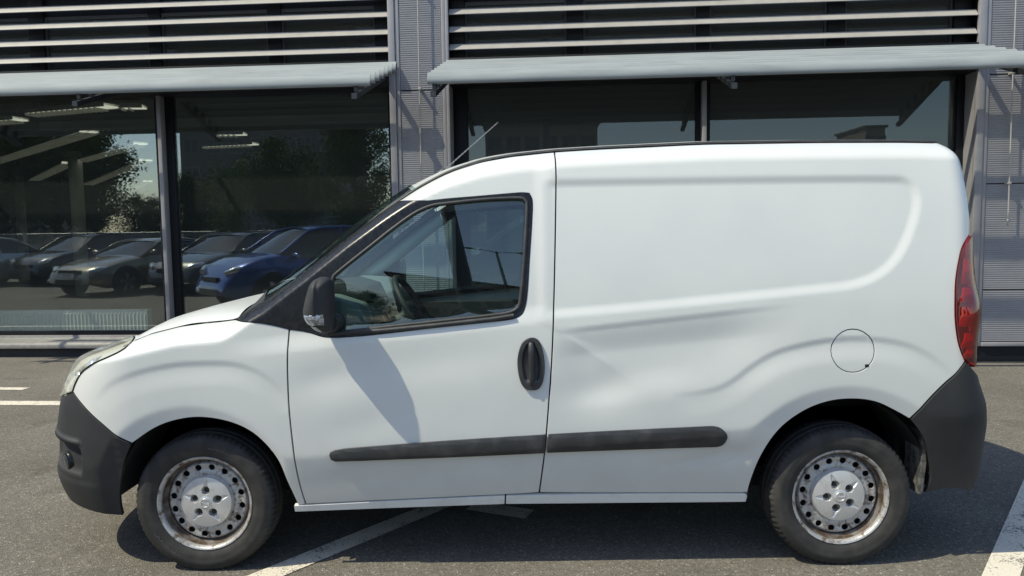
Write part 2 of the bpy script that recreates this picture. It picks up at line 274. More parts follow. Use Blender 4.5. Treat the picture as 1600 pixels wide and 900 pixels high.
POLY = {
 'fender': [(-1.816, 1.02, 1), (-1.756, 1.008, 0), (-1.663, 1.028, 0), (-1.571, 1.05, 0), (-1.479, 1.071, 0), (-1.386, 1.083, 0), (-1.294, 1.091, 0), (-1.234, 1.099, 1), (-1.099, 1.099, 0), (-0.9618, 1.069, 1), (-0.9672, 0.9873, 0), (-0.9708, 0.866, 0), (-0.9699, 0.7425, 0), (-0.959, 0.5531, 0), (-0.9479, 0.3983, 0), (-0.9312, 0.2986, 1), (-0.9655, 0.2895, 1), (-0.9793, 0.3398, 0), (-0.9987, 0.4016, 0), (-1.033, 0.5119, 0), (-1.103, 0.6061, 0), (-1.177, 0.6579, 0), (-1.276, 0.6895, 0), (-1.378, 0.698, 0), (-1.482, 0.6793, 0), (-1.562, 0.6452, 0), (-1.647, 0.5867, 1), (-1.707, 0.6252, 0), (-1.773, 0.6738, 0), (-1.894, 0.7443, 0), (-2.01, 0.794, 1), (-1.995, 0.8462, 0), (-1.957, 0.8887, 0), (-1.882, 0.9254, 0), (-1.778, 0.9594, 0), (-1.712, 0.9884, 0), (-1.716, 1.008, 0)],
 'door': [(-0.9618, 1.069, 1), (-0.8842, 1.056, 0), (-0.8083, 1.035, 0), (-0.6816, 1.037, 0), (-0.5634, 1.047, 0), (-0.3462, 1.07, 0), (-0.0947, 1.093, 0), (-0.0198, 1.103, 0), (0.0124, 1.121, 0), (0.0262, 1.152, 0), (0.0361, 1.213, 0), (0.0465, 1.346, 0), (0.0596, 1.513, 0), (0.062, 1.595, 0), (0.0505, 1.621, 0), (0.0273, 1.624, 0), (-0.0051, 1.623, 0), (-0.1728, 1.611, 0), (-0.2918, 1.603, 0), (-0.3757, 1.595, 1), (-0.5174, 1.601, 1), (-0.525, 1.6, 1), (-0.4668, 1.637, 0), (-0.4036, 1.674, 0), (-0.3404, 1.706, 0), (-0.2772, 1.732, 0), (-0.214, 1.752, 0), (-0.1508, 1.77, 0), (-0.0876, 1.781, 0), (-0.0244, 1.791, 0), (0.0388, 1.797, 0), (0.102, 1.803, 0), (0.1652, 1.808, 1), (0.1652, 1.729, 0), (0.1655, 1.68, 0), (0.1569, 1.411, 0), (0.1483, 1.18, 0), (0.1366, 0.939, 0), (0.1257, 0.7992, 0), (0.1106, 0.6217, 0), (0.0992, 0.5064, 0), (0.0781, 0.3391, 1), (-0.0668, 0.332, 0), (-0.4815, 0.3167, 0), (-0.9312, 0.2986, 1), (-0.9479, 0.3983, 0), (-0.959, 0.5531, 0), (-0.9699, 0.7425, 0), (-0.9708, 0.866, 0), (-0.9672, 0.9873, 0)],
 'side_panel': [(0.1652, 1.808, 1), (0.3025, 1.815, 0), (0.4398, 1.82, 0), (0.5771, 1.824, 0), (0.7144, 1.829, 0), (0.8517, 1.832, 0), (0.989, 1.832, 0), (1.126, 1.832, 0), (1.264, 1.832, 0), (1.401, 1.831, 0), (1.538, 1.829, 0), (1.675, 1.827, 0), (1.813, 1.823, 0), (1.95, 1.818, 0), (2.2, 1.7, 0), (2.2, 1.5, 0), (2.2, 1.4, 1), (1.983, 1.424, 1), (1.88, 1.377, 0), (1.837, 1.307, 0), (1.813, 1.231, 0), (1.806, 1.152, 0), (1.806, 1.073, 0), (1.821, 0.993, 0), (1.843, 0.9449, 0), (1.877, 0.9014, 1), (1.739, 0.7841, 0), (1.631, 0.6554, 1), (1.574, 0.6892, 0), (1.483, 0.7317, 0), (1.385, 0.7446, 0), (1.286, 0.7338, 0), (1.187, 0.6933, 0), (1.092, 0.6158, 0), (1.024, 0.5013, 0), (0.9876, 0.3838, 0), (0.9745, 0.2832, 1), (0.9687, 0.3243, 1), (0.5125, 0.3306, 0), (0.0781, 0.3391, 1), (0.0992, 0.5064, 0), (0.1106, 0.6217, 0), (0.1257, 0.7992, 0), (0.1366, 0.939, 0), (0.1483, 1.18, 0), (0.1569, 1.411, 0), (0.1655, 1.68, 0), (0.1652, 1.729, 0)],
 'glass': [(-0.7816, 1.048, 1), (-0.6713, 1.06, 0), (-0.5638, 1.071, 0), (-0.3464, 1.092, 0), (-0.0945, 1.117, 0), (-0.0276, 1.128, 0), (-0.0006, 1.147, 0), (0.0078, 1.179, 0), (0.0169, 1.254, 0), (0.0261, 1.347, 0), (0.0379, 1.514, 0), (0.0402, 1.585, 0), (0.0323, 1.6, 0), (0.0108, 1.603, 0), (-0.1323, 1.599, 0), (-0.3, 1.584, 0), (-0.3594, 1.576, 0), (-0.427, 1.548, 0), (-0.5105, 1.492, 0), (-0.6289, 1.401, 0), (-0.7299, 1.323, 0), (-0.7784, 1.283, 1)],
 'pillar_cover': [(-1.234, 1.099, 1), (-1.099, 1.099, 0), (-0.9618, 1.069, 1), (-0.8842, 1.056, 0), (-0.8083, 1.035, 0), (-0.6816, 1.037, 0), (-0.5634, 1.047, 0), (-0.3462, 1.07, 0), (-0.0947, 1.093, 0), (-0.0198, 1.103, 0), (0.0124, 1.121, 0), (0.0262, 1.152, 0), (0.0361, 1.213, 0), (0.0465, 1.346, 0), (0.0596, 1.513, 0), (0.062, 1.595, 0), (0.0505, 1.621, 0), (0.0273, 1.624, 0), (-0.0051, 1.623, 0), (-0.1728, 1.611, 0), (-0.2918, 1.603, 0), (-0.3757, 1.595, 1), (-0.5174, 1.601, 1), (-0.53, 1.596, 0), (-0.6075, 1.543, 0), (-0.685, 1.489, 0), (-0.7625, 1.431, 0), (-0.84, 1.372, 0), (-0.9175, 1.313, 0), (-0.995, 1.255, 0), (-1.072, 1.199, 0), (-1.15, 1.153, 0), (-1.2, 1.12, 0)],
 'sill_a': [(-0.9819, 0.2928, 1), (-0.9317, 0.2939, 1), (-0.4818, 0.312, 0), (-0.071, 0.3268, 1), (-0.0732, 0.2881, 1), (-0.5396, 0.2766, 0), (-0.9824, 0.2643, 1)],
 'sill_b': [(-0.0641, 0.327, 1), (0.5127, 0.3275, 0), (0.9691, 0.3205, 1), (0.9727, 0.2817, 1), (0.5144, 0.285, 0), (-0.0662, 0.288, 1)],
 'front_bumper': [(-1.647, 0.5867, 1), (-1.707, 0.6252, 0), (-1.773, 0.6738, 0), (-1.894, 0.7443, 0), (-2.01, 0.794, 1), (-2.26, 0.735, 0), (-2.45, 0.73, 0), (-2.815, 0.73, 1), (-2.815, 0.26, 1), (-2.45, 0.262, 0), (-2.25, 0.27, 0), (-2.03, 0.2644, 0), (-1.882, 0.2556, 0), (-1.753, 0.2388, 1), (-1.73, 0.3586, 0), (-1.689, 0.5001, 0)],
 'rear_bumper': [(1.631, 0.6554, 1), (1.739, 0.7841, 0), (1.877, 0.9014, 1), (2, 0.835, 0), (2.12, 0.8, 0), (2.395, 0.78, 1), (2.395, 0.29, 1), (2.1, 0.275, 0), (1.865, 0.3316, 0), (1.739, 0.3091, 1), (1.753, 0.3866, 0), (1.738, 0.4583, 0), (1.696, 0.5695, 0)],
 'headlight': [(-2.01, 0.794, 1), (-1.995, 0.8462, 0), (-1.957, 0.8887, 0), (-1.882, 0.9254, 0), (-1.778, 0.9594, 0), (-1.712, 0.9884, 0), (-1.716, 1.008, 0), (-1.816, 1.02, 1), (-1.93, 0.995, 0), (-2.06, 0.957, 0), (-2.19, 0.905, 0), (-2.3, 0.835, 0), (-2.31, 0.765, 0), (-2.25, 0.737, 1)],
 'grille': [(-2.27, 0.742, 1), (-2.345, 0.76, 0), (-2.375, 0.82, 0), (-2.36, 0.86, 1), (-2.815, 0.84, 1), (-2.815, 0.738, 1)],
 'taillight': [(1.877, 0.9014, 1), (1.843, 0.9449, 0), (1.821, 0.993, 0), (1.806, 1.073, 0), (1.806, 1.152, 0), (1.813, 1.231, 0), (1.837, 1.307, 0), (1.88, 1.377, 0), (1.983, 1.424, 1), (2, 1.41, 0), (2.07, 1.36, 0), (2.11, 1.22, 0), (2.13, 1.1, 0), (2.08, 0.985, 0), (2, 0.9, 0), (1.935, 0.872, 1)],
 'back_door': [(2.215, 1.765, 1), (2.3, 1.785, 0), (2.395, 1.79, 1), (2.395, 0.8, 1), (2.13, 0.815, 1), (2.155, 0.95, 0), (2.16, 1.15, 0), (2.14, 1.3, 0), (2.205, 1.45, 0)],
 'fuel_flap': [(1.473, 0.9482, 0), (1.47, 0.9254, 0), (1.461, 0.9042, 0), (1.447, 0.8861, 0), (1.428, 0.8723, 0), (1.407, 0.8638, 0), (1.384, 0.861, 0), (1.361, 0.8643, 0), (1.339, 0.8734, 0), (1.321, 0.8876, 0), (1.308, 0.9061, 0), (1.299, 0.9275, 0), (1.296, 0.9504, 0), (1.299, 0.9732, 0), (1.308, 0.9945, 0), (1.321, 1.013, 0), (1.338, 1.027, 0), (1.359, 1.036, 0), (1.382, 1.039, 0), (1.405, 1.036, 0), (1.427, 1.026, 0), (1.447, 1.011, 0), (1.462, 0.9926, 0), (1.471, 0.9711, 0)],
 'mould_a': [(-0.8065, 0.5347, 0), (-0.8005, 0.5486, 0), (-0.7839, 0.5568, 1), (-0.7295, 0.5645, 0), (-0.3042, 0.5933, 0), (0.1079, 0.6149, 1), (0.1034, 0.5332, 1), (-0.3068, 0.52, 0), (-0.7813, 0.509, 1), (-0.7996, 0.5173, 0)],
 'mould_b': [(0.1173, 0.6162, 1), (0.5021, 0.6325, 0), (0.7916, 0.6434, 1), (0.8243, 0.6397, 0), (0.8511, 0.6231, 0), (0.8654, 0.6003, 0), (0.8616, 0.5743, 0), (0.8441, 0.5539, 0), (0.8148, 0.5485, 1), (0.5043, 0.5435, 0), (0.1115, 0.5346, 1)],
 'handle': [(-0.005, 0.9138, 0), (0.001, 0.9619, 0), (0.0161, 0.9992, 0), (0.0377, 1.016, 0), (0.0617, 1.019, 0), (0.0828, 1.004, 0), (0.0969, 0.9608, 0), (0.1028, 0.8992, 0), (0.0955, 0.8429, 0), (0.0805, 0.8133, 0), (0.0563, 0.8055, 0), (0.0244, 0.8126, 0), (0.0048, 0.8466, 0)],
}
# ------------------------------------------------------------------ panels cut out of the skin
def spl(P, step=.02):
    """smooth closed outline through control points (U, z, corner)"""
    n = len(P); out = []
    for i in range(n):
        p0, p1, p2, p3 = P[i - 1], P[i], P[(i + 1) % n], P[(i + 2) % n]
        a, b = np.array(p1[:2]), np.array(p2[:2]); L = np.linalg.norm(b - a)
        t1 = (b - np.array(p0[:2])); t2 = (np.array(p3[:2]) - a)
        l0 = np.linalg.norm(a - np.array(p0[:2])); l2 = np.linalg.norm(np.array(p3[:2]) - b)
        t1 = t1 / max(np.linalg.norm(t1), 1e-9) * L if not p1[2] else None
        t2 = t2 / max(np.linalg.norm(t2), 1e-9) * L if not p2[2] else None
        if t1 is None and t2 is None: t1 = t2 = b - a
        elif t1 is None: t1 = 1.5 * (b - a) - .5 * t2
        elif t2 is None: t2 = 1.5 * (b - a) - .5 * t1
        k = max(1, int(round(L / step)))
        for j in range(k):
            s = j / k; h = (2 * s**3 - 3 * s**2 + 1, s**3 - 2 * s**2 + s, -2 * s**3 + 3 * s**2, s**3 - s**2)
            out.append(h[0] * a + h[1] * t1 + h[2] * b + h[3] * t2)
    return np.array(out)
def area2(P): return .5 * np.sum(P[:, 0] * np.roll(P[:, 1], -1) - np.roll(P[:, 0], -1) * P[:, 1])
def inset(P, d):
    if d == 0: return P
    s = 1 if area2(P) > 0 else -1
    a = P - np.roll(P, 1, 0); b = np.roll(P, -1, 0) - P
    a /= np.maximum(np.linalg.norm(a, axis=1, keepdims=True), 1e-9); b /= np.maximum(np.linalg.norm(b, axis=1, keepdims=True), 1e-9)
    na = np.stack([-a[:, 1], a[:, 0]], 1) * s; nb = np.stack([-b[:, 1], b[:, 0]], 1) * s
    m = na + nb; m /= np.maximum((m * (na)).sum(1, keepdims=True), .5)
    return P + m * d
def triangulate(outer, holes, step, rows=None):
    """fill an outline with an even net of points; returns 2-D points, triangles, rim edges"""
    loops = [outer] + holes
    lo, hi = outer.min(0), outer.max(0)
    gx = np.arange(lo[0], hi[0], step); gz = np.arange(lo[1], hi[1], step * .866)
    X, Z = np.meshgrid(gx, gz); X = X + (np.arange(len(gz)) % 2)[:, None] * step * .5; X, Z = X.ravel(), Z.ravel()
    keep = poly_sd(outer, X, Z) < -.5 * step
    for h in holes: keep &= poly_sd(h, X, Z) > .5 * step
    V = []; E = []
    for Lp in loops:
        k = len(V); V += [Vector(p) for p in Lp]; E += [(k + i, k + (i + 1) % len(Lp)) for i in range(len(Lp))]
    V += [Vector((a, b)) for a, b in zip(X[keep], Z[keep])]
    v, e, f, _, _, _ = delaunay_2d_cdt(V, E, [], 0, 1e-6)
    v = np.array([(p.x, p.y) for p in v]); f = np.array(f)
    c = v[f].mean(1); ok = poly_sd(outer, c[:, 0], c[:, 1]) < 0
    for h in holes: ok &= poly_sd(h, c[:, 0], c[:, 1]) > 0
    f = f[ok]
    sgn = (v[f[:, 1], 0] - v[f[:, 0], 0]) * (v[f[:, 2], 1] - v[f[:, 0], 1]) - (v[f[:, 2], 0] - v[f[:, 0], 0]) * (v[f[:, 1], 1] - v[f[:, 0], 1])
    f[sgn < 0] = f[sgn < 0][:, ::-1]
    cnt = {}
    for t in f:
        for i in range(3):
            a, b = int(t[i]), int(t[(i + 1) % 3]); cnt[(a, b)] = 1
    rim = [(a, b) for (a, b) in cnt if (b, a) not in cnt]
    return v, f, rim
CACHE = {}
def patch(name, key, m, parent, side=-1, step=.016, off=0., gap=.0, thick=.018, holes=(), edge=.02, disp=None, lip=.0016, poly=None):
    """one pressed panel of the skin: outline POLY[key] in (U, z), returned edges, true normals"""
    ck = (name, key, off, step)
    if ck not in CACHE:
        outer = inset(spl(poly or POLY[key], edge), gap); hs = [inset(spl(h, edge), -gap) for h in holes]
        v, f, rim = triangulate(outer, hs, step)
        p, n = S_off(v[:, 0], v[:, 1], off)
        if disp is not None:
            h = 1.5e-3
            def Q(a, b): q, nn = S_off(a, b, off); return q + nn * disp(a, b)[..., None]
            p = Q(v[:, 0], v[:, 1]); n = np.cross(Q(v[:, 0] + h, v[:, 1]) - Q(v[:, 0] - h, v[:, 1]), Q(v[:, 0], v[:, 1] + h) - Q(v[:, 0], v[:, 1] - h))
            n /= np.maximum(np.linalg.norm(n, axis=1, keepdims=True), 1e-9)
        ids = sorted({i for e in rim for i in e}); mp = {i: k for k, i in enumerate(ids)}; nv = len(p)
        # rim: in-plane outward direction for the rounded return
        out = np.zeros((len(ids), 3))
        for a, b in rim:
            d = p[b] - p[a]; w = np.cross(d, n[a]); w /= max(np.linalg.norm(w), 1e-9); out[mp[a]] += w; out[mp[b]] += w
        out /= np.maximum(np.linalg.norm(out, axis=1, keepdims=True), 1e-9)
        r1 = p[ids] + out * lip - n[ids] * lip * 1.0; r2 = r1 - n[ids] * thick
        pts = np.concatenate([p, r1, r1, r2]); k = len(ids)
        nn = np.concatenate([n, n[ids] * .5 + out * .85, out, out]); nn /= np.maximum(np.linalg.norm(nn, axis=1, keepdims=True), 1e-9)
        F = [tuple(int(i) for i in t) for t in f]
        for a, b in rim:
            A, B = mp[a], mp[b]
            F.append((b, a, nv + A, nv + B)); F.append((nv + k + B, nv + k + A, nv + 2 * k + A, nv + 2 * k + B))
        CACHE[ck] = (pts, nn, F)
    pts, nn, F = CACHE[ck]
    if side > 0:
        pts = pts * [1, -1, 1]; nn = nn * [1, -1, 1]; F = [t[::-1] for t in F]
    me = bpy.data.meshes.new(name); me.from_pydata([tuple(q) for q in pts], [], F)
    me.shade_smooth(); me.normals_split_custom_set_from_vertices([tuple(q) for q in nn]); me.update()
    return link(name, me, parent, m)
def skin_line(P, off=0., side=-1, step=.03):
    P = np.array([q[:2] for q in P]); d = np.concatenate([[0], np.cumsum(np.linalg.norm(np.diff(P, axis=0), axis=1))]); t = np.linspace(0, d[-1], max(3, int(d[-1] / step)))
    p, _ = S_off(np.interp(t, d, P[:, 0]), np.interp(t, d, P[:, 1]), off)
    return [(a, b * (-side), c) for a, b, c in p]
# ------------------------------------------------------------------ van materials
def paint_mat():
    m = mat('white_paint', (.672, .682, .655), rough=.33, spec=.5, coat=.35, var=(2.2, (.628, .638, .618), .40, .75, 6), mix2=(60, (.66, .655, .61), .66, .80, 3))
    # road film near the sills and a few stone chips
    nt = m.node_tree; N = nt.nodes.new; L = nt.links.new; b = nt.nodes['Principled BSDF']; src = b.inputs['Base Color'].links[0].from_socket
    co = N('ShaderNodeTexCoord'); sx = N('ShaderNodeSeparateXYZ'); L(co.outputs['Object'], sx.inputs[0])
    n = N('ShaderNodeTexNoise'); n.inputs['Scale'].default_value = 7; n.inputs['Detail'].default_value = 8; L(co.outputs['Object'], n.inputs[0])
    a = N('ShaderNodeMath'); a.operation = 'MULTIPLY_ADD'; L(n.outputs[0], a.inputs[0]); a.inputs[1].default_value = .35; L(sx.outputs[2], a.inputs[2])
    r = N('ShaderNodeMapRange'); r.inputs[1].default_value = .78; r.inputs[2].default_value = .42; r.inputs[4].default_value = .42; L(a.outputs[0], r.inputs[0])
    x = N('ShaderNodeMix'); x.data_type = 'RGBA'; L(r.outputs[0], x.inputs[0]); L(src, x.inputs[6]); x.inputs[7].default_value = (.47, .44, .39, 1)
    v = N('ShaderNodeTexVoronoi'); v.inputs['Scale'].default_value = 7.5; L(co.outputs['Object'], v.inputs['Vector'])
    wn = N('ShaderNodeTexNoise'); wn.inputs['Scale'].default_value = 200; L(co.outputs['Object'], wn.inputs[0])
    d = N('ShaderNodeMath'); d.operation = 'MULTIPLY_ADD'; L(wn.outputs[0], d.inputs[0]); d.inputs[1].default_value = .03; L(v.outputs['Distance'], d.inputs[2])
    c1 = N('ShaderNodeMath'); c1.operation = 'LESS_THAN'; L(d.outputs[0], c1.inputs[0]); c1.inputs[1].default_value = .026
    sc_ = N('ShaderNodeSeparateColor'); L(v.outputs['Color'], sc_.inputs[0])
    c2 = N('ShaderNodeMath'); c2.operation = 'LESS_THAN'; L(sc_.outputs[0], c2.inputs[0]); c2.inputs[1].default_value = .12
    c3 = N('ShaderNodeMath'); c3.operation = 'MULTIPLY'; L(c1.outputs[0], c3.inputs[0]); L(c2.outputs[0], c3.inputs[1])
    y = N('ShaderNodeMix'); y.data_type = 'RGBA'; L(c3.outputs[0], y.inputs[0]); L(x.outputs[2], y.inputs[6]); y.inputs[7].default_value = (.16, .14, .12, 1); L(y.outputs[2], b.inputs['Base Color'])
    return m
M_PAINT = paint_mat()
M_SILL = mat('white_paint_dusty', (.70, .70, .67), rough=.42, var=(9, (.55, .54, .50), .5, .8, 6))
M_BLACKPL = mat('black_grained_plastic', (.026, .027, .029), rough=.62, spec=.4, var=(3, (.045, .045, .046), .4, .75, 8), bump=(900, .0004))
M_TRIM = mat('dark_grey_trim', (.027, .028, .030), rough=.50, spec=.5, var=(12, (.06, .06, .062), .45, .75, 6))
M_RUBBER = mat('window_rubber', (.030, .030, .031), rough=.55, var=(20, (.05, .05, .05), .4, .7, 4))
M_GLOSSBLK = mat('gloss_black', (.010, .011, .014), rough=.24, spec=.30, coat=.0, var=(40, (.02, .02, .022), .4, .7, 5), rvar=.12)
M_SEAL = mat('door_seal', (.006, .006, .006), rough=.8)
M_DARK = mat('underbody', (.010, .010, .010), rough=.9, var=(6, (.03, .028, .025), .45, .8))
M_TYRE = mat('tyre_rubber', (.030, .029, .028), rough=.72, spec=.35, var=(14, (.058, .054, .050), .42, .75, 8), bump=(260, .0006))
M_RIM = mat('rusty_steel', (.46, .455, .45), rough=.45, metal=.45, var=(34, (.15, .105, .075), .51, .64, 8), mix2=(130, (.14, .10, .075), .59, .70, 5), rvar=.25, bump=(160, .0006))
M_RIMD = mat('rusty_barrel', (.17, .155, .14), rough=.65, metal=.3, var=(22, (.07, .043, .028), .38, .58, 8), bump=(160, .0006))
M_CAP = mat('silver_hub_cap', (.64, .645, .655), rough=.34, metal=.55, var=(26, (.50, .48, .45), .52, .78, 8), rvar=.15)
M_BOLT = mat('wheel_bolt', (.03, .028, .027), rough=.5, metal=.6)
M_CHROME = mat('chrome', (.7, .7, .72), rough=.15, metal=1.)
M_CABIN = mat('cabin_plastic', (.16, .19, .18), rough=.55, var=(5, (.22, .25, .24), .4, .7))
M_CABIND = mat('cabin_dark', (.022, .023, .025), rough=.6)
M_PILLARIN = mat('pillar_trim', (.50, .56, .54), rough=.6)
M_SEAT = mat('seat_cloth', (.030, .031, .034), rough=.9, bump=(300, .001))
M_WIN = glass_mat('side_glass', (.62, .76, .73), 1.52, .055)
M_WSCR = glass_mat('windscreen_glass', (.78, .88, .85), 1.5, .0)
M_LENS = glass_mat('headlamp_lens', (.93, .93, .86), 1.5, .03, haze=((.80, .785, .70), .24))
M_REFL = mat('headlamp_reflector', (.84, .85, .86), rough=.35, metal=.1, spec=.8, var=(26, (.55, .57, .60), .45, .55, 1), bump=(34, .006))
M_BEZEL = mat('headlamp_bezel', (.62, .61, .54), rough=.3, metal=.15)
M_REDLENS = glass_mat('red_lens', (.74, .060, .080), 1.5, .03, haze=((.34, .012, .018), .12))
M_REDIN = mat('red_reflector', (.56, .055, .065), rough=.22, spec=.7, bump=(60, .004))
M_REDDK = mat('dark_red_plastic', (.16, .010, .014), rough=.25)
M_CLEAR = glass_mat('clear_lens', (.85, .87, .9), 1.5, .05)
M_FLAP = mat('dusty_rubber', (.12, .115, .105), rough=.8, var=(30, (.04, .04, .04), .45, .6, 6))

M_CGL = mat('fog_glass', (.06, .065, .07), rough=.12, spec=.8)
van = empty('panel_van', 'white panel van with dented side, black bumpers and rusty steel wheels', 'van')
for sd in (-1, 1):
    near = sd < 0
    fe = patch('fender', 'fender', M_PAINT, van, sd, step=.012, gap=.0046)
    dr = patch('door', 'door', M_PAINT, van, sd, step=.016, gap=.0046)
    sp_ = patch('side_panel', 'side_panel', M_PAINT, van, sd, step=.0105, gap=.0046, holes=[POLY['fuel_flap']])
    if near: tag(sp_, 'white load side panel with long dents ahead of the rear wheel')
    patch('fuel_flap', 'fuel_flap', M_PAINT, sp_, sd, step=.012, gap=.0022, off=-.0012)
    patch('pillar_cover', 'pillar_cover', M_GLOSSBLK, van, sd, step=.014, off=.003, holes=[POLY['glass']], thick=.03, edge=.008)
    patch('window_glass', 'glass', M_WIN, dr, sd, step=.03, off=-.006, gap=-.004, thick=.004, disp=lambda U, z: -.05 * (z - 1.3) * (U + .3))
    # rubber round the pane
    gl = [q[:2] for q in spl(POLY['glass'], .02)]; gl.append(gl[0])
    MB().tube(skin_line([(a, b) for a, b in gl], .003, sd, .02), .0075, 8).build('window_seal', M_RUBBER, dr, smooth=60)
    wl = skin_line([(a, b + .010) for a, b in [(-.79, 1.037), (-.57, 1.047), (-.35, 1.066), (-.10, 1.090), (-.02, 1.102)]], .007, sd, .03)
    MB().tube(wl, [.010] * len(wl), 8).build('waist_strip', M_TRIM, dr, smooth=60)
    patch('sill_cover', 'sill_a', M_SILL, van, sd, step=.03, gap=.001, off=.002)
    patch('sill_cover', 'sill_b', M_SILL, van, sd, step=.03, gap=.001, off=.002)
    patch('front_bumper', 'front_bumper', M_BLACKPL, van, sd, step=.022, gap=.0046, disp=lambda U, z: (
        .009 * sstep(.592, .580, z) * sstep(.555, .57, z) * sstep(-1.88, -1.95, U) - .026 * sstep(.570, .548, z) * sstep(.425, .455, z) * sstep(-1.900, -1.935, U) * sstep(-2.40, -2.33, U)
        + .006 * sstep(.415, .39, z) * sstep(-1.78, -1.9, U) + .004 * sstep(-1.72, -1.70, U)))
    patch('rear_bumper', 'rear_bumper', M_BLACKPL, van, sd, step=.022, gap=.0046, disp=lambda U, z: .004 * sstep(.30, .36, z))
    patch('grille', 'grille', M_BLACKPL, van, sd, step=.03, off=-.006)
    patch('back_door', 'back_door', M_PAINT, van, sd, step=.03, gap=.003)
    # head light: hazy lens, reflector bowl with facets
    hl = patch('headlight', 'headlight', M_LENS, van, sd, step=.016, gap=.002, off=.006, thick=.010)
    patch('reflector', 'headlight', M_REFL, hl, sd, step=.014, gap=.010, off=-.030, thick=.004, disp=lambda U, z: .012 * np.sin(U * 70) * np.sin(z * 52 + U * 30) + .02 * (z < .86))
    patch('bezel', 'headlight', M_BEZEL, hl, sd, step=.014, gap=.004, off=-.012, thick=.004, edge=.015, holes=[[(-2.02, .915, 0), (-1.95, .955, 0), (-1.90, .950, 0), (-1.95, .90, 0), (-2.04, .80, 0), (-2.13, .755, 0), (-2.22, .765, 0), (-2.20, .82, 0), (-2.12, .87, 0)]])
    for (U, z, r) in ((-2.10, .845, .040), (-1.975, .930, .028)):
        (p,), (n,) = S_off(np.array([U]), np.array([z]), -.022)
        p = Vector(p * [1, -sd, 1]); n = Vector(n * [1, -sd, 1])
        MB().tube([p - n * .02, p, p + n * .006, p + n * .010], [r * .5, r, r * .9, r * .55], 20).build('projector', M_CHROME, hl, smooth=50)
    tl = patch('taillight', 'taillight', M_REDLENS, van, sd, step=.016, gap=.003, off=.014, thick=.016, disp=lambda U, z: .016 * np.exp(-((z - 1.10) / .085) ** 2) * sstep(1.80, 1.92, U))
    patch('lamp_housing', 'taillight', M_REDDK, tl, sd, step=.02, gap=.006, off=-.016, thick=.004)
    for zc, hh in ((1.275, .052), (1.175, .030), (1.085, .040), (.985, .032), (.930, .020)):
        q = [(1.835 + .015 * abs(zc - 1.1) / .1, zc - hh, 1), (2.02, zc - hh * 1.05, 1), (2.05, zc + hh * .8, 1), (1.87 + .02 * abs(zc - 1.1) / .1, zc + hh, 1)]
        patch('lamp_segment', 'seg%d' % int(zc * 1000), M_REDIN, tl, sd, step=.014, off=-.004, thick=.008, poly=q, disp=lambda U, z, zc=zc, hh=hh: .010 * (1 - np.abs(z - zc) / hh) * sstep(1.84, 1.93, U))
    # mouldings, in two lengths split at the door gap
    for k, ow, fl in (('mould_a', dr, 1), ('mould_b', sp_, 1)):
        P_ = inset(spl(POLY[k], .02), 0.)
        patch('side_moulding', k, M_TRIM, ow, sd, step=.010, off=.013, thick=.014, gap=.003, edge=.015, lip=.004,
              disp=lambda U, z, P_=P_: .004 * sstep(0, -.016, poly_sd(P_, U, z)) + .005 * (1 - np.abs(z - .553 - .060 * U) / .045))
    # seals: the dark lines seen in the gaps
    seals = [[q for q in POLY['fender']][8:], None]
    for ln in ([(-.965, 1.07), (-.974, .985), (-.978, .86), (-.970, .74), (-.953, .56), (-.932, .425), (-.915, .335)],
               [(.168, 1.79), (.165, 1.69), (.156, 1.42), (.146, 1.19), (.131, .94), (.121, .80), (.107, .625), (.094, .53), (.07, .375)]):
        MB().tube(skin_line(ln, -.013, sd), .008, 8).build('door_seal', M_SEAL, dr)
    cc = POLY['fuel_flap']; MB().tube(skin_line([(q[0], q[1]) for q in cc + cc[:1]], -.011, sd), .007, 8).build('flap_seal', M_SEAL, sp_)
    hsl = [(u, float(np.interp(u, *ZT)) - .006) for u in np.linspace(-1.80, -1.22, 16)]
    MB().tube(skin_line([(q[0], q[1]) for q in spl(POLY['headlight'], .02) if q[1] < .735 or q[0] > -2.02][:40], .002, sd), .0035, 6).build('lamp_seal', M_SEAL, hl)
    MB().tube(skin_line(hsl, -.012, sd), .0055, 8).build('bonnet_seal', M_SEAL, fe)
    # roof ditch moulding
    dl = [(u, float(np.interp(u, *ZT)) + .001) for u in np.linspace(-.60, 1.93, 60)]
    P3 = skin_line(dl, .0, sd, .04)
    MB().tube([(a, b * .995, c) for a, b, c in P3], .0085, 8).build('roof_moulding', M_RUBBER, van, smooth=60)
    # fog lamp in the bumper recess
    (p,), (n,) = S_off(np.array([-2.075]), np.array([.465]), -.016); (p_b,), _ = S_off(np.array([-2.075]), np.array([.43]), -.016)
    p = Vector(p * [1, -sd, 1]); n = Vector(n * [1, -sd, 1])
    fl_ = MB(); fl_.tube([p - n * .03, p, p + n * .006], [.046, .046, .040], 24); fl_.build('fog_lamp_bezel', M_GLOSSBLK, van, smooth=50)
    fl_ = MB(); fl_.tube([p + n * .0065, p + n * .010], [.032, .022], 24); fl_.build('fog_lamp', M_CGL, van, smooth=50)
    # notch in the flap, handle
    if near:
        (p,), (n,) = S_off(np.array([1.443]), np.array([.888]), .0015)
        MB().box(p[0] - .009, p[0] + .006, p[1] + .0012, p[1] + .004, p[2] - .006, p[2] + .005).build('flap_notch', M_SEAL, sp_)
    Hp = spl(POLY['handle'], .01)
    hd = patch('door_handle', 'handle', M_TRIM, dr, sd, step=.006, off=.012, thick=.014, edge=.01, lip=.003, disp=lambda U, z: -.0095 * sstep(-.014, -.026, poly_sd(Hp, U, z)) * sstep(.835, .85, z))
    (p,), (n,) = S_off(np.array([.048]), np.array([.91]), 0.)
    y0 = -p[1] * sd * 1.0
    hb = MB(); pts = [(.050 + .0, (abs(p[1]) + o) * sd, z) for z, o in ((.998, .008), (.988, .016), (.960, .019), (.91, .019), (.86, .017), (.838, .010))]
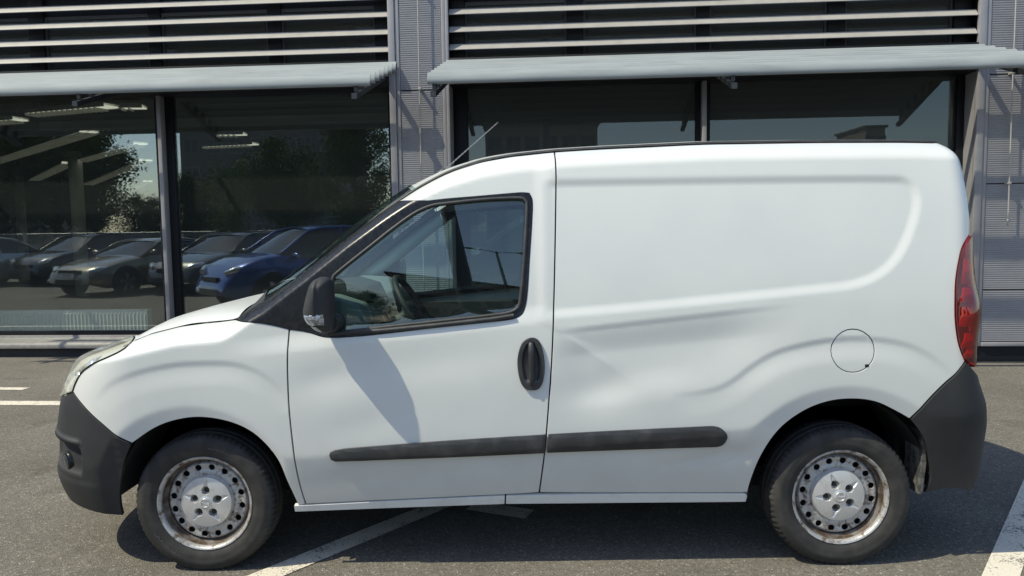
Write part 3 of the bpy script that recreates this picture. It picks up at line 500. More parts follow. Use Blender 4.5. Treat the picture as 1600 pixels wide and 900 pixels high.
    hb.tube(pts, [.011, .0125, .013, .013, .012, .009], 10); hb.build('handle_grip', M_TRIM, dr, smooth=60)
    (p2,), _ = S_off(np.array([.052]), np.array([.828]), .017)
    MB().tube([(p2[0], abs(p2[1]) * sd - .004 * sd, p2[2]), (p2[0], abs(p2[1]) * sd + .002 * sd, p2[2])], .0085, 16).build('lock_barrel', M_BOLT, dr, smooth=50)

# ---- bonnet, cowl, windscreen, roof: lofts between the two sides
def loft(name, xs_edge, m, crown, bulge, dz=.0, n=41, parent=van, yin=.004, ex=2.4):
    rows = []
    for i, u in enumerate(xs_edge):
        p = S(u, float(np.interp(u, *ZT)) - .003); s = i / (len(xs_edge) - 1)
        w = -p[1] - yin; row = []
        for k in range(n):
            t = math.sin(math.pi / 2 * (-1 + 2 * k / (n - 1)))
            row.append((p[0] + bulge(s) * (1 - abs(t) ** 2.2), w * t, p[2] + (dz(s) if callable(dz) else dz) + crown(s) * (1 - abs(t) ** ex)))
        rows.append(row)
    return MB().grid(rows).build(name, m, parent, smooth=50)
us = np.linspace(-1.812, -1.235, 26)
loft('bonnet', us, M_PAINT, lambda s: float(np.interp(s, [0, .2, .5, .8, 1], [.018, .038, .045, .047, .040])), lambda s: -.03, dz=-.001, ex=6)
# nose of the bonnet, down to the lamps and the grille
HT = [(-1.819, 1.017), (-1.93, .996), (-2.06, .958), (-2.19, .906), (-2.30, .838), (-2.36, .862), (-2.50, .868), (-1.62 - 1.195, .87)]
hd_ = np.array(HT); dd = np.concatenate([[0], np.cumsum(np.linalg.norm(np.diff(hd_, axis=0), axis=1))]) / np.sum(np.linalg.norm(np.diff(hd_, axis=0), axis=1))
cols = []
for k in range(49):
    t = math.sin(math.pi / 2 * (-1 + 2 * k / 48)); p0 = S(-1.812, float(np.interp(-1.812, *ZT)) - .003)
    a = Vector((p0[0] - .03 * (1 - abs(t) ** 2.2), -(-p0[1] - .004) * -t, p0[2] - .001 + .018 * (1 - abs(t) ** 6)))
    q = 1 - abs(t) ** 1.5; u_, z_ = np.interp(q, dd, hd_[:, 0]), np.interp(q, dd, hd_[:, 1]); p1 = S(u_, z_)
    b = Vector((p1[0], -p1[1] * t / max(abs(t), 1e-6), p1[2]))
    L_ = (b - a).length; cols.append([a.lerp(b, f) + Vector((-.05, 0, .05)) * L_ * f * (1 - f) for f in np.linspace(0, 1, 9)])
MB().grid([[cols[k][j] for k in range(49)] for j in range(9)]).build('bonnet_nose', M_PAINT, van, smooth=60)
loft('cowl', np.linspace(-1.238, -1.12, 5), M_BLACKPL, lambda s: .036 + .014 * s, lambda s: -.04 - .06 * s, dz=-.004, ex=4)
loft('windscreen', np.linspace(-1.125, -.44, 20), M_WSCR, lambda s: .05 + .0 * s, lambda s: -.10 + .0 * s, dz=.0)
loft('roof', np.concatenate([np.linspace(-.45, 1.80, 50), np.linspace(1.84, 2.05, 6)]), M_PAINT, lambda s: .052 if s < .94 else .052 * (1 - s) / .06 * .999 + .012, lambda s: -.10 * max(0, 1 - s * 5) + (.10 * (s - .94) / .06 if s > .94 else 0), dz=lambda s: -.010 + .014 * min(1, s * 7))
# aerial
MB().tube([(-.415, .06, 1.775), (-.40, .06, 1.79), (-.385, .06, 1.80)], [.014, .012, .006], 10).build('aerial_base', M_TRIM, van, smooth=60)
tw = MB(); a, b = Vector((-.395, .06, 1.79)), Vector((-.100, .06, 2.040))
tw.tube([a.lerp(b, i / 60) for i in range(61)], [.0034 + .0010 * math.sin(i * 1.9) - .0010 * i / 60 for i in range(61)], 6); tw.build('aerial', mat('aerial_wire', (.22, .22, .22), rough=.35, metal=.4), van)
# ---- underbody, cabin
ub = MB(); ub.box(-1.0, .98, -.62, .62, .215, .34); ub.box(-2.08, -1.72, -.50, .50, .30, .60); ub.box(1.72, 1.98, -.60, .60, .33, .60); ub.box(-1.74, 1.74, -.50, .50, .24, .62)
ub.box(-.95, -.90, -.83, .83, .3, 1.0); ub.box(.20, .23, -.80, .80, .3, 1.70)
ub.build('underbody', M_DARK, van)
for xc, r in ((-1.3775, .375), (1.3775, .385)):
    for sd in (-1, 1):
        prof = [(xc + r * math.cos(t), .301 + (r + .055) * math.sin(t)) for t in np.linspace(.08, math.pi - .08, 40)]
        g = [[(x, sd * y, z) for x, z in prof] for y in (.835, .80, .50)]
        mb = MB().grid(g); k = len(mb.v); mb.add([(x, sd * .50, z) for x, z in prof], [tuple(range(len(prof)))])
        mb.build('wheel_arch_liner', M_DARK, van, smooth=50)
for sd in (-1, 1):
    MB().prism([(1.716, .58), (1.726, .58), (1.735, .45), (1.722, .315), (1.706, .315), (1.718, .45)], sd * .70, sd * .845).build('mud_flap', M_FLAP, van, smooth=40)
ft = MB(); ft.box(-1.0, .2, -.78, .78, .40, .43); ft.build('cabin_floor', M_CABIND, van)
dash = MB(); pr = [(-1.12, 1.00), (-1.10, 1.165), (-.98, 1.195), (-.82, 1.185), (-.70, 1.145), (-.66, 1.08), (-.70, .95), (-.78, .80), (-.80, .5), (-1.12, .5)]
dash.prism(pr, -.74, .74); dash.build('dashboard', M_CABIN, van, smooth=50, bevel=.012)
ib = MB(); ib.prism([(-.93, 1.17), (-.90, 1.235), (-.80, 1.245), (-.70, 1.215), (-.665, 1.14), (-.80, 1.15)], -.56, -.20); ib.build('instrument_binnacle', M_CABIND, van, smooth=50, bevel=.01)
ax = Vector((.86, 0, .51)).normalized(); c0 = Vector((-.50, -.38, 1.085)); e1 = Vector((0, 1, 0)); e2 = ax.cross(e1)
sw = MB(); sw.tube([c0 + (e1 * math.cos(t) + e2 * math.sin(t)) * .185 for t in np.linspace(0, 2 * math.pi, 41)], .0155, 10, cap=False)
for t in (0, math.pi, math.pi * 1.5): sw.tube([c0 + (e1 * math.cos(t) + e2 * math.sin(t)) * .04, c0 + (e1 * math.cos(t) + e2 * math.sin(t)) * .18], .014, 8)
sw.tube([c0 - ax * .05, c0 - ax * .012, c0 + ax * .010], [.05, .062, .045], 16); sw.tube([c0 - ax * .35, c0 - ax * .04], .035, 12)
sw.build('steering_wheel', M_CABIND, van, smooth=50)
for yc in (-.38, .38):
    st = MB(); st.box(-.42, .12, yc - .24, yc + .24, .62, .80); st.build('seat', M_SEAT, van, smooth=40, bevel=.05, seg=3)
    sb = MB(); sb.prism([(.02, .74), (.14, .72), (.19, 1.26), (.12, 1.30), (.075, 1.26)], yc - .23, yc + .23); sb.build('seat_back', M_SEAT, van, smooth=40, bevel=.03, seg=3)
    sh = MB(); sh.prism([(.10, 1.34), (.17, 1.34), (.185, 1.50), (.13, 1.52)], yc - .12, yc + .12); sh.build('head_restraint', M_SEAT, van, smooth=40, bevel=.025, seg=3)
for sd in (-1, 1):
    pt_ = []
    for u in np.linspace(-1.06, -.50, 10):
        p = S(u, float(np.interp(u, *ZT)) - .045); pt_.append((p[0] + .03, -p[1] * sd - .05 * sd, p[2] - .02))
    MB().tube(pt_, .045, 10).build('pillar_trim', M_PILLARIN, van, smooth=60)
    bpl = MB(); bpl.box(.075, .15, sd * .66, sd * .80, .5, 1.70); bpl.build('pillar_trim', M_CABIN, van)
    dtr = MB(); dtr.box(-.92, .08, sd * .80, sd * .835, .42, 1.02); dtr.build('door_trim', M_CABIND, van, bevel=.008)
MB().tube([(-.62, y, 1.52 + .01 * (1 - (y / .12) ** 2)) for y in np.linspace(-.12, .12, 7)], .03, 8).build('interior_mirror', M_CABIND, van, smooth=60)

# ---- wing mirrors: a domed cap over a short housing, lamp let into the front corner
MIR = [(-0.823, 1.281, 0), (-0.797, 1.291, 0), (-0.764, 1.285, 0), (-0.751, 1.262, 0), (-0.748, 1.198, 0), (-0.751, 1.121, 0), (-0.758, 1.074, 0), (-0.784, 1.059, 0), (-0.818, 1.070, 0), (-0.842, 1.091, 0), (-0.859, 1.109, 0), (-0.869, 1.134, 0), (-0.871, 1.153, 0), (-0.861, 1.199, 0), (-0.847, 1.245, 0), (-0.837, 1.268, 0)]
def mir_y(x, z, lift=0.):
    d = np.clip(-poly_sd(MIRO, x, z), 0, .052) / .052
    return .975 + .100 * np.sqrt(np.clip(1 - (1 - d) ** 2.2, 0, 1)) * (.80 + .20 * sstep(1.05, 1.14, z)) - .012 * sstep(-.806, -.799, x) * sstep(0, .3, d) + lift
MIRO = spl(MIR, .010)
def mirror_piece(name, outline, m, parent, sd, lift, inner=None, thick=.006, step=.006):
    v, f, rim = triangulate(outline, [], step); y = mir_y(v[:, 0], v[:, 1], lift)
    mb = MB(); mb.add([(x, sd * yy, z) for (x, z), yy in zip(v, y)], [tuple(int(i) for i in (t if sd < 0 else t[::-1])) for t in f])
    k = len(mb.v); ids = sorted({i for e in rim for i in e}); mp = {i: k + j for j, i in enumerate(ids)}; c_ = v[ids].mean(0)
    for i in ids:
        if inner is None: mb.v.append((v[i][0], sd * (y[i] - thick), v[i][1]))
        else: q = c_ + (v[i] - c_) * inner[1]; mb.v.append((q[0], sd * inner[0], q[1]))
    for a_, b_ in rim: mb.f.append((b_, a_, mp[a_], mp[b_])); mb.mi.append(0)
    return mb.build(name, m, parent, smooth=50, fix=False)
M_MCAP = mat('mirror_cap_grey', (.42, .43, .44), rough=.38)
M_INDR = mat('indicator_facets', (.80, .80, .82), rough=.2, metal=.5, var=(55, (.38, .36, .36), .45, .55, 1), bump=(70, .006))
for sd in (-1, 1):
    wm = mirror_piece('wing_mirror', MIRO, M_BLACKPL, van, sd, 0., inner=(.925, .82))
    ind = np.array([(-.8725, 1.143), (-.85, 1.1445), (-.82, 1.145), (-.776, 1.146), (-.774, 1.120), (-.776, 1.100), (-.82, 1.100), (-.860, 1.100), (-.868, 1.113), (-.872, 1.128)])
    mirror_piece('indicator_reflector', ind, M_INDR, wm, sd, .001)
    mirror_piece('indicator_lens', ind, M_CLEAR, wm, sd, .005)
    lowc = np.array([(-.856, 1.096), (-.83, 1.096), (-.806, 1.096), (-.796, 1.080), (-.788, 1.0615), (-.815, 1.069), (-.840, 1.0855)])
    mirror_piece('mirror_lower_cap', lowc, M_MCAP, wm, sd, .002)
    mg = MB(); mg.prism([(sd * .945, 1.085), (sd * .985, 1.085), (sd * .985, 1.235), (sd * .945, 1.245)], -.762, -.760, axis='x'); mg.build('mirror_glass', M_CHROME, wm)
    arm = MB(); arm.tube([(-.775, sd * .86, 1.09), (-.785, sd * .95, 1.10)], [.045, .04], 14); arm.build('mirror_arm', M_BLACKPL, wm, smooth=60)

# ---- wheels
def text_mesh(body, size, ext, name):
    cu = bpy.data.curves.new(name, 'FONT'); cu.body = body; cu.size = size; cu.extrude = ext; cu.align_x = 'CENTER'; cu.resolution_u = 3
    o = bpy.data.objects.new(name, cu); C.objects.link(o); dg = bpy.context.evaluated_depsgraph_get(); me = bpy.data.meshes.new_from_object(o.evaluated_get(dg))
    bpy.data.objects.remove(o); return me
def curved_text(body, size, R, ang, ext, y, name, m, parent):
    me = text_mesh(body, size, ext, name)
    for v in me.vertices:
        a = ang - v.co.x / R; r = R + v.co.y
        v.co = Vector((r * math.cos(a), y - v.co.z, r * math.sin(a)))
    return link(name, me, parent, m)
WR = .309
tp = [(.200, -.070), (.206, -.079), (.214, -.084), (.222, -.088), (.236, -.0945), (.242, -.0942), (.256, -.0975), (.270, -.0975), (.2725, -.0962), (.284, -.0925), (.293, -.087), (.300, -.0795)]
tread = [(.304, -.071), (.3065, -.060), (.3075, -.047), (.3005, -.045), (.3005, -.038), (.3085, -.036), (.309, -.012), (.302, -.010), (.302, -.003), (.309, -.001)]
half = tp + tread
prof = half + [(r, -y) for r, y in half[::-1]]
NT = 216
def tfn(r, y, k):
    if r > .2975 and abs(y) > .046: return (r - (.0055 if (k // 1) % 3 == 0 else 0), y)
    if r > .283 and abs(y) > .08: return (r - (.0015 if k % 3 == 0 else 0), y)
    return r, y
tyre_me = None
def make_wheel(x, sd, spin):
    global tyre_me
    tyre = MB().lathe(prof, NT, tfn).build('wheel', M_TYRE, van, smooth=32)
    tyre.location = (x, sd * .755, WR - .008); tyre.rotation_euler = (0, spin, 0 if sd < 0 else math.pi)
    # rim: flange, barrel, disc with sixteen holes
    rim = MB().lathe([(.196, .075), (.203, -.076), (.2085, -.0815), (.2065, -.0845), (.2015, -.0835), (.1975, -.079), (.1945, -.074), (.1930, -.064), (.1890, -.052), (.1855, -.040), (.1800, -.036), (.1790, -.030), (.1785, -.012), (.170, .02)], 128).build('rim', M_RIMD, tyre, smooth=40)
    lipo = MB().lathe([(.203, -.0770), (.2088, -.0820), (.2068, -.0850), (.2015, -.0840), (.1972, -.0795), (.1942, -.0742), (.1927, -.064)], 128).build('rim_flange', M_RIM, tyre, smooth=50)
    def dz(X, Z):
        r = np.hypot(X, Z); return -.026 - .018 * sstep(.180, .166, r) - .006 * np.exp(-((r - .128) / .012) ** 2) + .004 * sstep(.160, .140, r)
    T = np.linspace(0, 2 * np.pi, 97)[:-1]
    outer = np.stack([.1795 * np.cos(T), .1795 * np.sin(T)], 1)
    hs = []
    for k in range(16):
        a = 2 * math.pi * (k + .5) / 16; c_, s_ = math.cos(a), math.sin(a)
        hs.append(np.array([[(.1515 + .0135 * math.cos(t)) * c_ - .0142 * math.sin(t) * s_, (.1515 + .0135 * math.cos(t)) * s_ + .0142 * math.sin(t) * c_] for t in np.linspace(0, 2 * np.pi, 19)[:-1]]))
    inn = np.stack([.06 * np.cos(T[::3]), .06 * np.sin(T[::3])], 1)
    if 'disc' not in CACHE: CACHE['disc'] = triangulate(outer, hs + [inn], .007)
    v, f, rimE = CACHE['disc']; d = MB(); yv = dz(v[:, 0], v[:, 1])
    d.add([(a, y, b) for (a, b), y in zip(v, yv)], [tuple(int(i) for i in t) for t in f])
    k0 = len(d.v); ids = sorted({i for e in rimE for i in e}); mp = {i: k0 + j for j, i in enumerate(ids)}
    d.v += [(v[i][0], yv[i] + .006, v[i][1]) for i in ids]
    for a, b in rimE: d.f.append((a, b, mp[b], mp[a])); d.mi.append(0)
    d.build('rim_disc', M_RIM, tyre, smooth=40)
    MB().lathe([(.02, -.005), (.178, -.005), (.178, .02)], 48).build('brake_drum', M_DARK, tyre)
    # hub cap with five pockets and a star
    P = []
    for r in np.concatenate([np.linspace(0, .110, 56), [.1135, .1155, .1165]]):
        row = []
        for a in np.linspace(0, 2 * np.pi, 241)[:-1]:
            y = -.062 - .012 * (1 - (r / .115) ** 2) - .002 * sstep(.030, .024, r)
            if r > .111: y = -.062 + (r - .111) * 4.5 * (r - .111) / .0055
            q = ((a / (2 * np.pi) * 5) % 1 - .5) * 2 * np.pi / 5
            lx, ly = r * math.cos(q), r * math.sin(q)
            pk = sstep(.0185, .0155, math.hypot(lx - .053, ly))
            wedge = sstep(0, .004, .0145 * (1 - (lx - .055) / .062) - abs(ly)) * sstep(.053, .06, lx) * sstep(.104, .092, lx)
            y += max(.020 * pk, .0075 * wedge * (1 - (lx - .055) / .06 * .6))
            row.append((r * math.cos(a), y, r * math.sin(a)))
        P.append(row)
    MB().grid(P, closed=True).build('hub_cap', M_CAP, tyre, smooth=35)
    for k in range(5):
        a = 2 * math.pi * (k + .5) / 5; cx, cz = .053 * math.cos(a), .053 * math.sin(a)
        b = MB(); b.tube([(cx, -.045, cz), (cx, -.058, cz), (cx, -.060, cz)], [.0125, .0125, .0105], 6)
        b.build('wheel_bolt', M_BOLT, tyre)
    em = MB(); em.tube([(.0185 * math.cos(t), -.0778, .0185 * math.sin(t)) for t in np.linspace(0, 2 * np.pi, 33)], .0022, 6, cap=False)
    em.prism([(-.0235, -.0005), (-.003, .0048), (.001, .0012), (.0235, .0015), (.004, -.0048), (-.001, -.0012)], -.0798, -.0765)
    em.build('emblem', M_CAP, tyre, smooth=40)
    return tyre
TXT = mat('tyre_lettering', (.085, .082, .078), rough=.7)
for x in (-1.3775, 1.3775):
    for sd in (-1, 1):
        w = make_wheel(x, sd, {(-1.3775, -1): .314 + .03, (1.3775, -1): -.05, (-1.3775, 1): 1., (1.3775, 1): .6}[(x, sd)])
        if sd < 0:
            if x < 0:
                curved_text('KINERGY', .026, .246, math.radians(70) + .344, .0012, -.0962, 'tyre_lettering', TXT, w)
                curved_text('HANKOOK', .030, .244, math.radians(226) + .344, .0012, -.0958, 'tyre_lettering', TXT, w)
# ------------------------------------------------------------------ ground and painted lines
def asphalt():
    m = bpy.data.materials.new('asphalt'); m.use_nodes = True; nt = m.node_tree; N = nt.nodes.new; L = nt.links.new; b = nt.nodes['Principled BSDF']
    co = N('ShaderNodeTexCoord'); b.inputs['Roughness'].default_value = .88; b.inputs['Specular IOR Level'].default_value = .35
    v = N('ShaderNodeTexVoronoi'); v.inputs['Scale'].default_value = 150; L(co.outputs['Object'], v.inputs['Vector'])
    sx = N('ShaderNodeSeparateColor'); L(v.outputs['Color'], sx.inputs[0])
    r = N('ShaderNodeValToRGB'); L(sx.outputs[0], r.inputs[0]); e = r.color_ramp.elements
    e[0].position = 0; e[0].color = (.092, .082, .068, 1); e[1].position = 1; e[1].color = (.36, .34, .30, 1)
    for p, c in ((.30, (.142, .129, .108)), (.80, (.168, .153, .129)), (.95, (.20, .187, .165))): q = e.new(p); q.color = (*c, 1)
    n = N('ShaderNodeTexNoise'); n.inputs['Scale'].default_value = .9; n.inputs['Detail'].default_value = 6; n.inputs['Roughness'].default_value = .65; L(co.outputs['Object'], n.inputs[0])
    mr = N('ShaderNodeMapRange'); mr.inputs[1].default_value = .3; mr.inputs[2].default_value = .7; mr.inputs[3].default_value = .76; mr.inputs[4].default_value = 1.16; L(n.outputs[0], mr.inputs[0])
    n2 = N('ShaderNodeTexNoise'); n2.inputs['Scale'].default_value = 30; n2.inputs['Detail'].default_value = 4; L(co.outputs['Object'], n2.inputs[0])
    mr2 = N('ShaderNodeMapRange'); mr2.inputs[1].default_value = .3; mr2.inputs[2].default_value = .7; mr2.inputs[3].default_value = .86; mr2.inputs[4].default_value = 1.12; L(n2.outputs[0], mr2.inputs[0])
    mu = N('ShaderNodeMath'); mu.operation = 'MULTIPLY'; L(mr.outputs[0], mu.inputs[0]); L(mr2.outputs[0], mu.inputs[1])
    x = N('ShaderNodeMix'); x.data_type = 'RGBA'; x.blend_type = 'MULTIPLY'; x.inputs[0].default_value = 1; L(r.outputs[0], x.inputs[6])
    cc = N('ShaderNodeCombineColor'); [L(mu.outputs[0], cc.inputs[i]) for i in range(3)]; L(cc.outputs[0], x.inputs[7]); L(x.outputs[2], b.inputs['Base Color'])
    # old oil stains
    n3 = N('ShaderNodeTexNoise'); n3.inputs['Scale'].default_value = 2.3; n3.inputs['Detail'].default_value = 3; L(co.outputs['Object'], n3.inputs[0])
    st = N('ShaderNodeMapRange'); st.inputs[1].default_value = .60; st.inputs[2].default_value = .68; st.inputs[3].default_value = 1; st.inputs[4].default_value = .80; L(n3.outputs[0], st.inputs[0])
    m3_ = N('ShaderNodeMath'); m3_.operation = 'MULTIPLY'; L(st.outputs[0], m3_.inputs[0]); L(mu.outputs[0], m3_.inputs[1])
    [L(m3_.outputs[0], cc.inputs[i]) for i in range(3)]
    bp = N('ShaderNodeBump'); bp.inputs['Distance'].default_value = .004; bp.inputs['Strength'].default_value = .9; L(v.outputs['Distance'], bp.inputs['Height']); L(bp.outputs[0], b.inputs['Normal'])
    return m
def line_paint():
    m = bpy.data.materials.new('worn_line_paint'); m.use_nodes = True; nt = m.node_tree; N = nt.nodes.new; L = nt.links.new; b = nt.nodes['Principled BSDF']
    co = N('ShaderNodeTexCoord'); b.inputs['Roughness'].default_value = .8
    n = N('ShaderNodeTexNoise'); n.inputs['Scale'].default_value = 110; n.inputs['Detail'].default_value = 4; L(co.outputs['Object'], n.inputs[0])
    n2 = N('ShaderNodeTexNoise'); n2.inputs['Scale'].default_value = 9; n2.inputs['Detail'].default_value = 5; L(co.outputs['Object'], n2.inputs[0])
    a = N('ShaderNodeMath'); a.operation = 'MULTIPLY_ADD'; L(n2.outputs[0], a.inputs[0]); a.inputs[1].default_value = .55; L(n.outputs[0], a.inputs[2])
    r = N('ShaderNodeMapRange'); r.inputs[1].default_value = .84; r.inputs[2].default_value = .94; L(a.outputs[0], r.inputs[0])
    x = N('ShaderNodeMix'); x.data_type = 'RGBA'; L(r.outputs[0], x.inputs[0]); x.inputs[6].default_value = (.64, .585, .49, 1); x.inputs[7].default_value = (.15, .14, .13, 1)
    L(x.outputs[2], b.inputs['Base Color'])
    bp = N('ShaderNodeBump'); bp.inputs['Distance'].default_value = .003; L(n.outputs[0], bp.inputs['Height']); L(bp.outputs[0], b.inputs['Normal'])
    return m
M_ASPH, M_LINE = asphalt(), line_paint()
def gz(x, y): return -.07 * float(sstep(1.5, 4.0, x) * sstep(1.5, 3.8, y))
gx = [-400, -150, -60, -30] + list(np.linspace(-15, 15, 61)) + [30, 60, 150, 400]
gy = [-400, -150, -60, -30, -15] + list(np.linspace(-6, 6, 49)) + [20, 60, 150, 400]
mb = MB().grid([[(x, y, gz(x, y)) for x in gx] for y in gy]); o = mb.build('ground', M_ASPH, smooth=60); tag(o, kind='structure')
def line(name, a, b, w, skew=None):
    a, b = Vector(a), Vector(b); d = (b - a).normalized(); p = Vector((-d.y, d.x)) if skew is None else Vector(skew).normalized()
    k = max(2, int((b - a).length / .25)); rows = []
    for s in (-.5, .5): rows.append([((a.lerp(b, i / k) + p * w * s).x, (a.lerp(b, i / k) + p * w * s).y, .004 + gz(*(a.lerp(b, i / k)))) for i in range(k + 1)])
    o = MB().grid(rows).build(name, M_LINE); return tag(o, kind='structure')
line('parking_line', (-1.75, -1.70), (1.35, 2.14), .125)
line('parking_line', (1.27, -1.86), (3.35, .72), .125)
line('parking_line', (-9.0, 2.80), (1.30, 2.12), .16)
line('parking_line', (-9.0, 3.55), (-4.76, 3.11), .11)
line('parking_line', (-.27, -.09), (.04, -.225), .13)
# ------------------------------------------------------------------ showroom building
YB = -0.0606
NB = Vector((-math.sin(YB), math.cos(YB), 0)); EB = Vector((math.cos(YB), math.sin(YB), 0))
bld = empty('showroom_building', 'grey glass-fronted showroom with ribbed metal pillars, standing behind the white van', 'building', loc=NB * 4.604, rz=YB)
M_CLAD = mat('ribbed_cladding', (.275, .270, .283), rough=.50, metal=.15, var=(3, (.235, .232, .246), .4, .7, 6))
M_FRAME = mat('grey_window_frame', (.295, .286, .298), rough=.5, metal=.15, var=(5, (.255, .248, .262), .4, .7, 6))
M_DKFRAME = mat('dark_window_frame', (.009, .010, .013), rough=.55, spec=.25)
M_SASH = mat('upper_sash', (.07, .072, .080), rough=.6)
M_PLINTH = mat('plinth', (.040, .040, .044), rough=.8, var=(8, (.06, .058, .056), .45, .7))
M_SILLB = mat('window_sill_metal', (.235, .225, .215), rough=.5, metal=.2, var=(16, (.17, .16, .15), .42, .7, 8))
M_BLADE = mat('louvre_blade_paint', (.345, .325, .300), rough=.55, var=(7, (.29, .27, .25), .45, .75, 8), mix2=(40, (.27, .255, .24), .60, .72, 4))
M_AWN = mat('awning_blade_paint', (.285, .310, .315), rough=.65, spec=.25, var=(3.5, (.225, .248, .255), .42, .70, 8), aniso_scale=(.5, 3, 3))
M_BRK = mat('awning_bracket', (.020, .022, .026), rough=.5, metal=.3)
M_GLASS = glass_mat('showroom_glass', (.90, .95, .93), 1.6, .085, rough=.007, haze=((.17, .185, .185), .07))
M_GLASS2 = glass_mat('screened_glass', (.60, .66, .66), 1.6, .01, rough=.008, haze=((.13, .138, .138), .28))
M_UPGLASS = glass_mat('upper_glass', (.5, .52, .5), 1.22, .0, haze=((.105, .108, .096), .6))
M_INT = mat('interior_wall', (.26, .28, .28), rough=.9)
M_FLOOR = mat('interior_floor', (.16, .165, .16), rough=.35)
M_CEIL = mat('interior_ceiling', (.20, .21, .20), rough=.9)
M_COL = mat('interior_column_paint', (.85, .88, .86), rough=.6)
M_BEAM = mat('interior_beam_paint', (.20, .23, .22), rough=.6)
M_ROD = mat('galvanised_rod', (.42, .40, .36), rough=.5, metal=.4)
PITCH_R = .0238
def rib_profile(z0, z1):
    n = max(1, round((z1 - z0) / PITCH_R)); p = (z1 - z0) / n; out = []
    for i in range(n):
        z = z0 + i * p
        out += [(0.0, z), (0.0, z + .42 * p), (.0034, z + .55 * p), (.0034, z + .88 * p)]
    out.append((0, z1)); return out
JZ = [.155, .731, 1.888, 3.056, 4.222, 5.40]
def pillar(u0, u1):
    """two folded frame strips and ribbed sheets between, joints left open"""
    fl = [(u0, u0 + .075, .0), (u0 + .079, u0 + .125, .012)]; fr = [(u1 - .036, u1, .0), (u1 - .082, u1 - .040, .010)]
    body = MB().box(u0 + .024, u1 - .024, .035, .60, -.1, 5.4).build('pillar', M_DKFRAME, bld)
    for a, b, y in fl + fr: box('frame_strip', a, b, y, .06, .106, 5.4, M_FRAME, body, bevel=.004)
    for k in range(5):
        pr = rib_profile(JZ[k] + .006, JZ[k + 1] - .006)
        MB().grid([[(u, y + .018, z) for y, z in pr] for u in (u0 + .129, u1 - .086)]).build('cladding_sheet', M_CLAD, body, fix=False)
    box('base_trim', u0 + .127, u1 - .084, -.004, .05, .106, .150, M_FRAME, body, bevel=.004)
    box('plinth', u0, u1, .045, .2, -.15, .104, M_PLINTH, body)
P1, P2 = (-1.734, -1.045), (4.690, 5.379)
P0, P3 = (-8.158, -7.469), (11.114, 11.80)
for p in (P0, P1, P2, P3): pillar(*p)
def bay(u0, u1, posts, mulls, gl, gname):
    Y, YU = .30, .20
    # plinth and sill
    box('plinth', u0, u1, .09, .5, -.15, .108, M_PLINTH, bld)
    sl = MB().prism([(-.015, .112), (.30, .112), (.30, .235), (.255, .235), (.250, .205), (.03, .175), (.025, .162), (-.012, .155)], u0 + .003, u1 - .003, axis='x')
    sl.build('window_sill', M_SILLB, bld, smooth=30, bevel=.003)
    box('bottom_rail', u0 + .003, u1 - .003, Y - .02, Y + .06, .237, .285, M_DKFRAME, bld)
    # jamb posts, mullions
    for a, b in ((u0 + .003, u0 + .165), (u1 - .08, u1 - .003)):
        box('jamb_post', a, b, Y - .04, Y + .08, .287, 3.10, M_DKFRAME, bld, bevel=.004)
    for a, b in ((u0 + .003, u0 + .165), (u1 - .19, u1 - .003)):
        box('jamb_post', a, b, YU - .04, YU + .08, 3.40, 5.3, M_DKFRAME, bld, bevel=.004)
    for a, b in ((u0 - .02, u0 + .001), (u1 - .001, u1 + .02)):
        box('reveal', a, b, .062, Y + .02, .236, 3.10, M_FRAME, bld)
    for a, b in mulls:
        mo = box('mullion', a, b, Y - .03, Y + .08, .287, 3.10, M_DKFRAME, bld, bevel=.004)
        c_ = (a + b) / 2
        box('mullion_cap', c_ - .026, c_ + .022, Y - .14, Y - .031, .287, 3.10, M_FRAME, mo, bevel=.004)
    cuts = [u0 + .165] + [x for m_ in mulls for x in m_] + [u1 - .08]
    for k in range(0, len(cuts), 2):
        box('window_pane', cuts[k] + .002, cuts[k + 1] - .002, Y + .010, Y + .022, .287, 3.10, gl, bld)
    box('transom', u0 + .003, u1 - .003, .004, Y + .10, 3.102, 3.398, M_DKFRAME, bld, bevel=.004)
    # upper windows
    ups = [u0 + .165] + [x for m_ in posts for x in m_] + [u1 - .19]
    for a, b in posts: box('upper_post', a, b, YU - .03, YU + .08, 3.40, 5.3, M_DKFRAME, bld, bevel=.004)
    for k in range(0, len(ups), 2):
        a, b = ups[k] + .002, ups[k + 1] - .002
        fr = MB(); fr.box(a, b, YU, YU + .05, 3.402, 3.438); fr.box(a, b, YU, YU + .05, 4.02, 4.06); fr.box(a, a + .022, YU, YU + .05, 3.44, 4.018); fr.box(b - .022, b, YU, YU + .05, 3.44, 4.018)
        w = fr.build('upper_window', M_SASH, bld)
        box('upper_pane', a + .024, b - .024, YU + .024, YU + .034, 3.44, 4.018, M_UPGLASS, w)
        box('spandrel', a, b, YU + .01, YU + .05, 4.062, 5.3, M_DKFRAME, bld)
    # louvre blades: folded sheet with the wide face turned to the sky
    z = 3.497
    while z < 5.2:
        pr = [(.030, z), (.034, z - .006), (.040, z - .004), (.098, z + .062), (.100, z + .070), (.092, z + .073), (.086, z + .071)]
        MB().prism(pr, u0 + .004, u1 - .004, axis='x').build('louvre_blade', M_BLADE, bld, smooth=35)
        z += .1945
# left bay, right bay, and the next one along
bay(-7.469, -1.734, [(-6.11, -5.92), (-4.63, -4.48), (-3.19, -3.03)], [(-4.66, -4.44)], M_GLASS, 'left')
bay(-1.045, 4.690, [(.28, .47), (1.735, 1.875), (3.16, 3.35)], [(1.745, 1.905)], M_GLASS2, 'right')
bay(5.379, 11.114, [(6.70, 6.89), (8.16, 8.30), (9.58, 9.77)], [(8.15, 8.31)], M_GLASS, 'next')
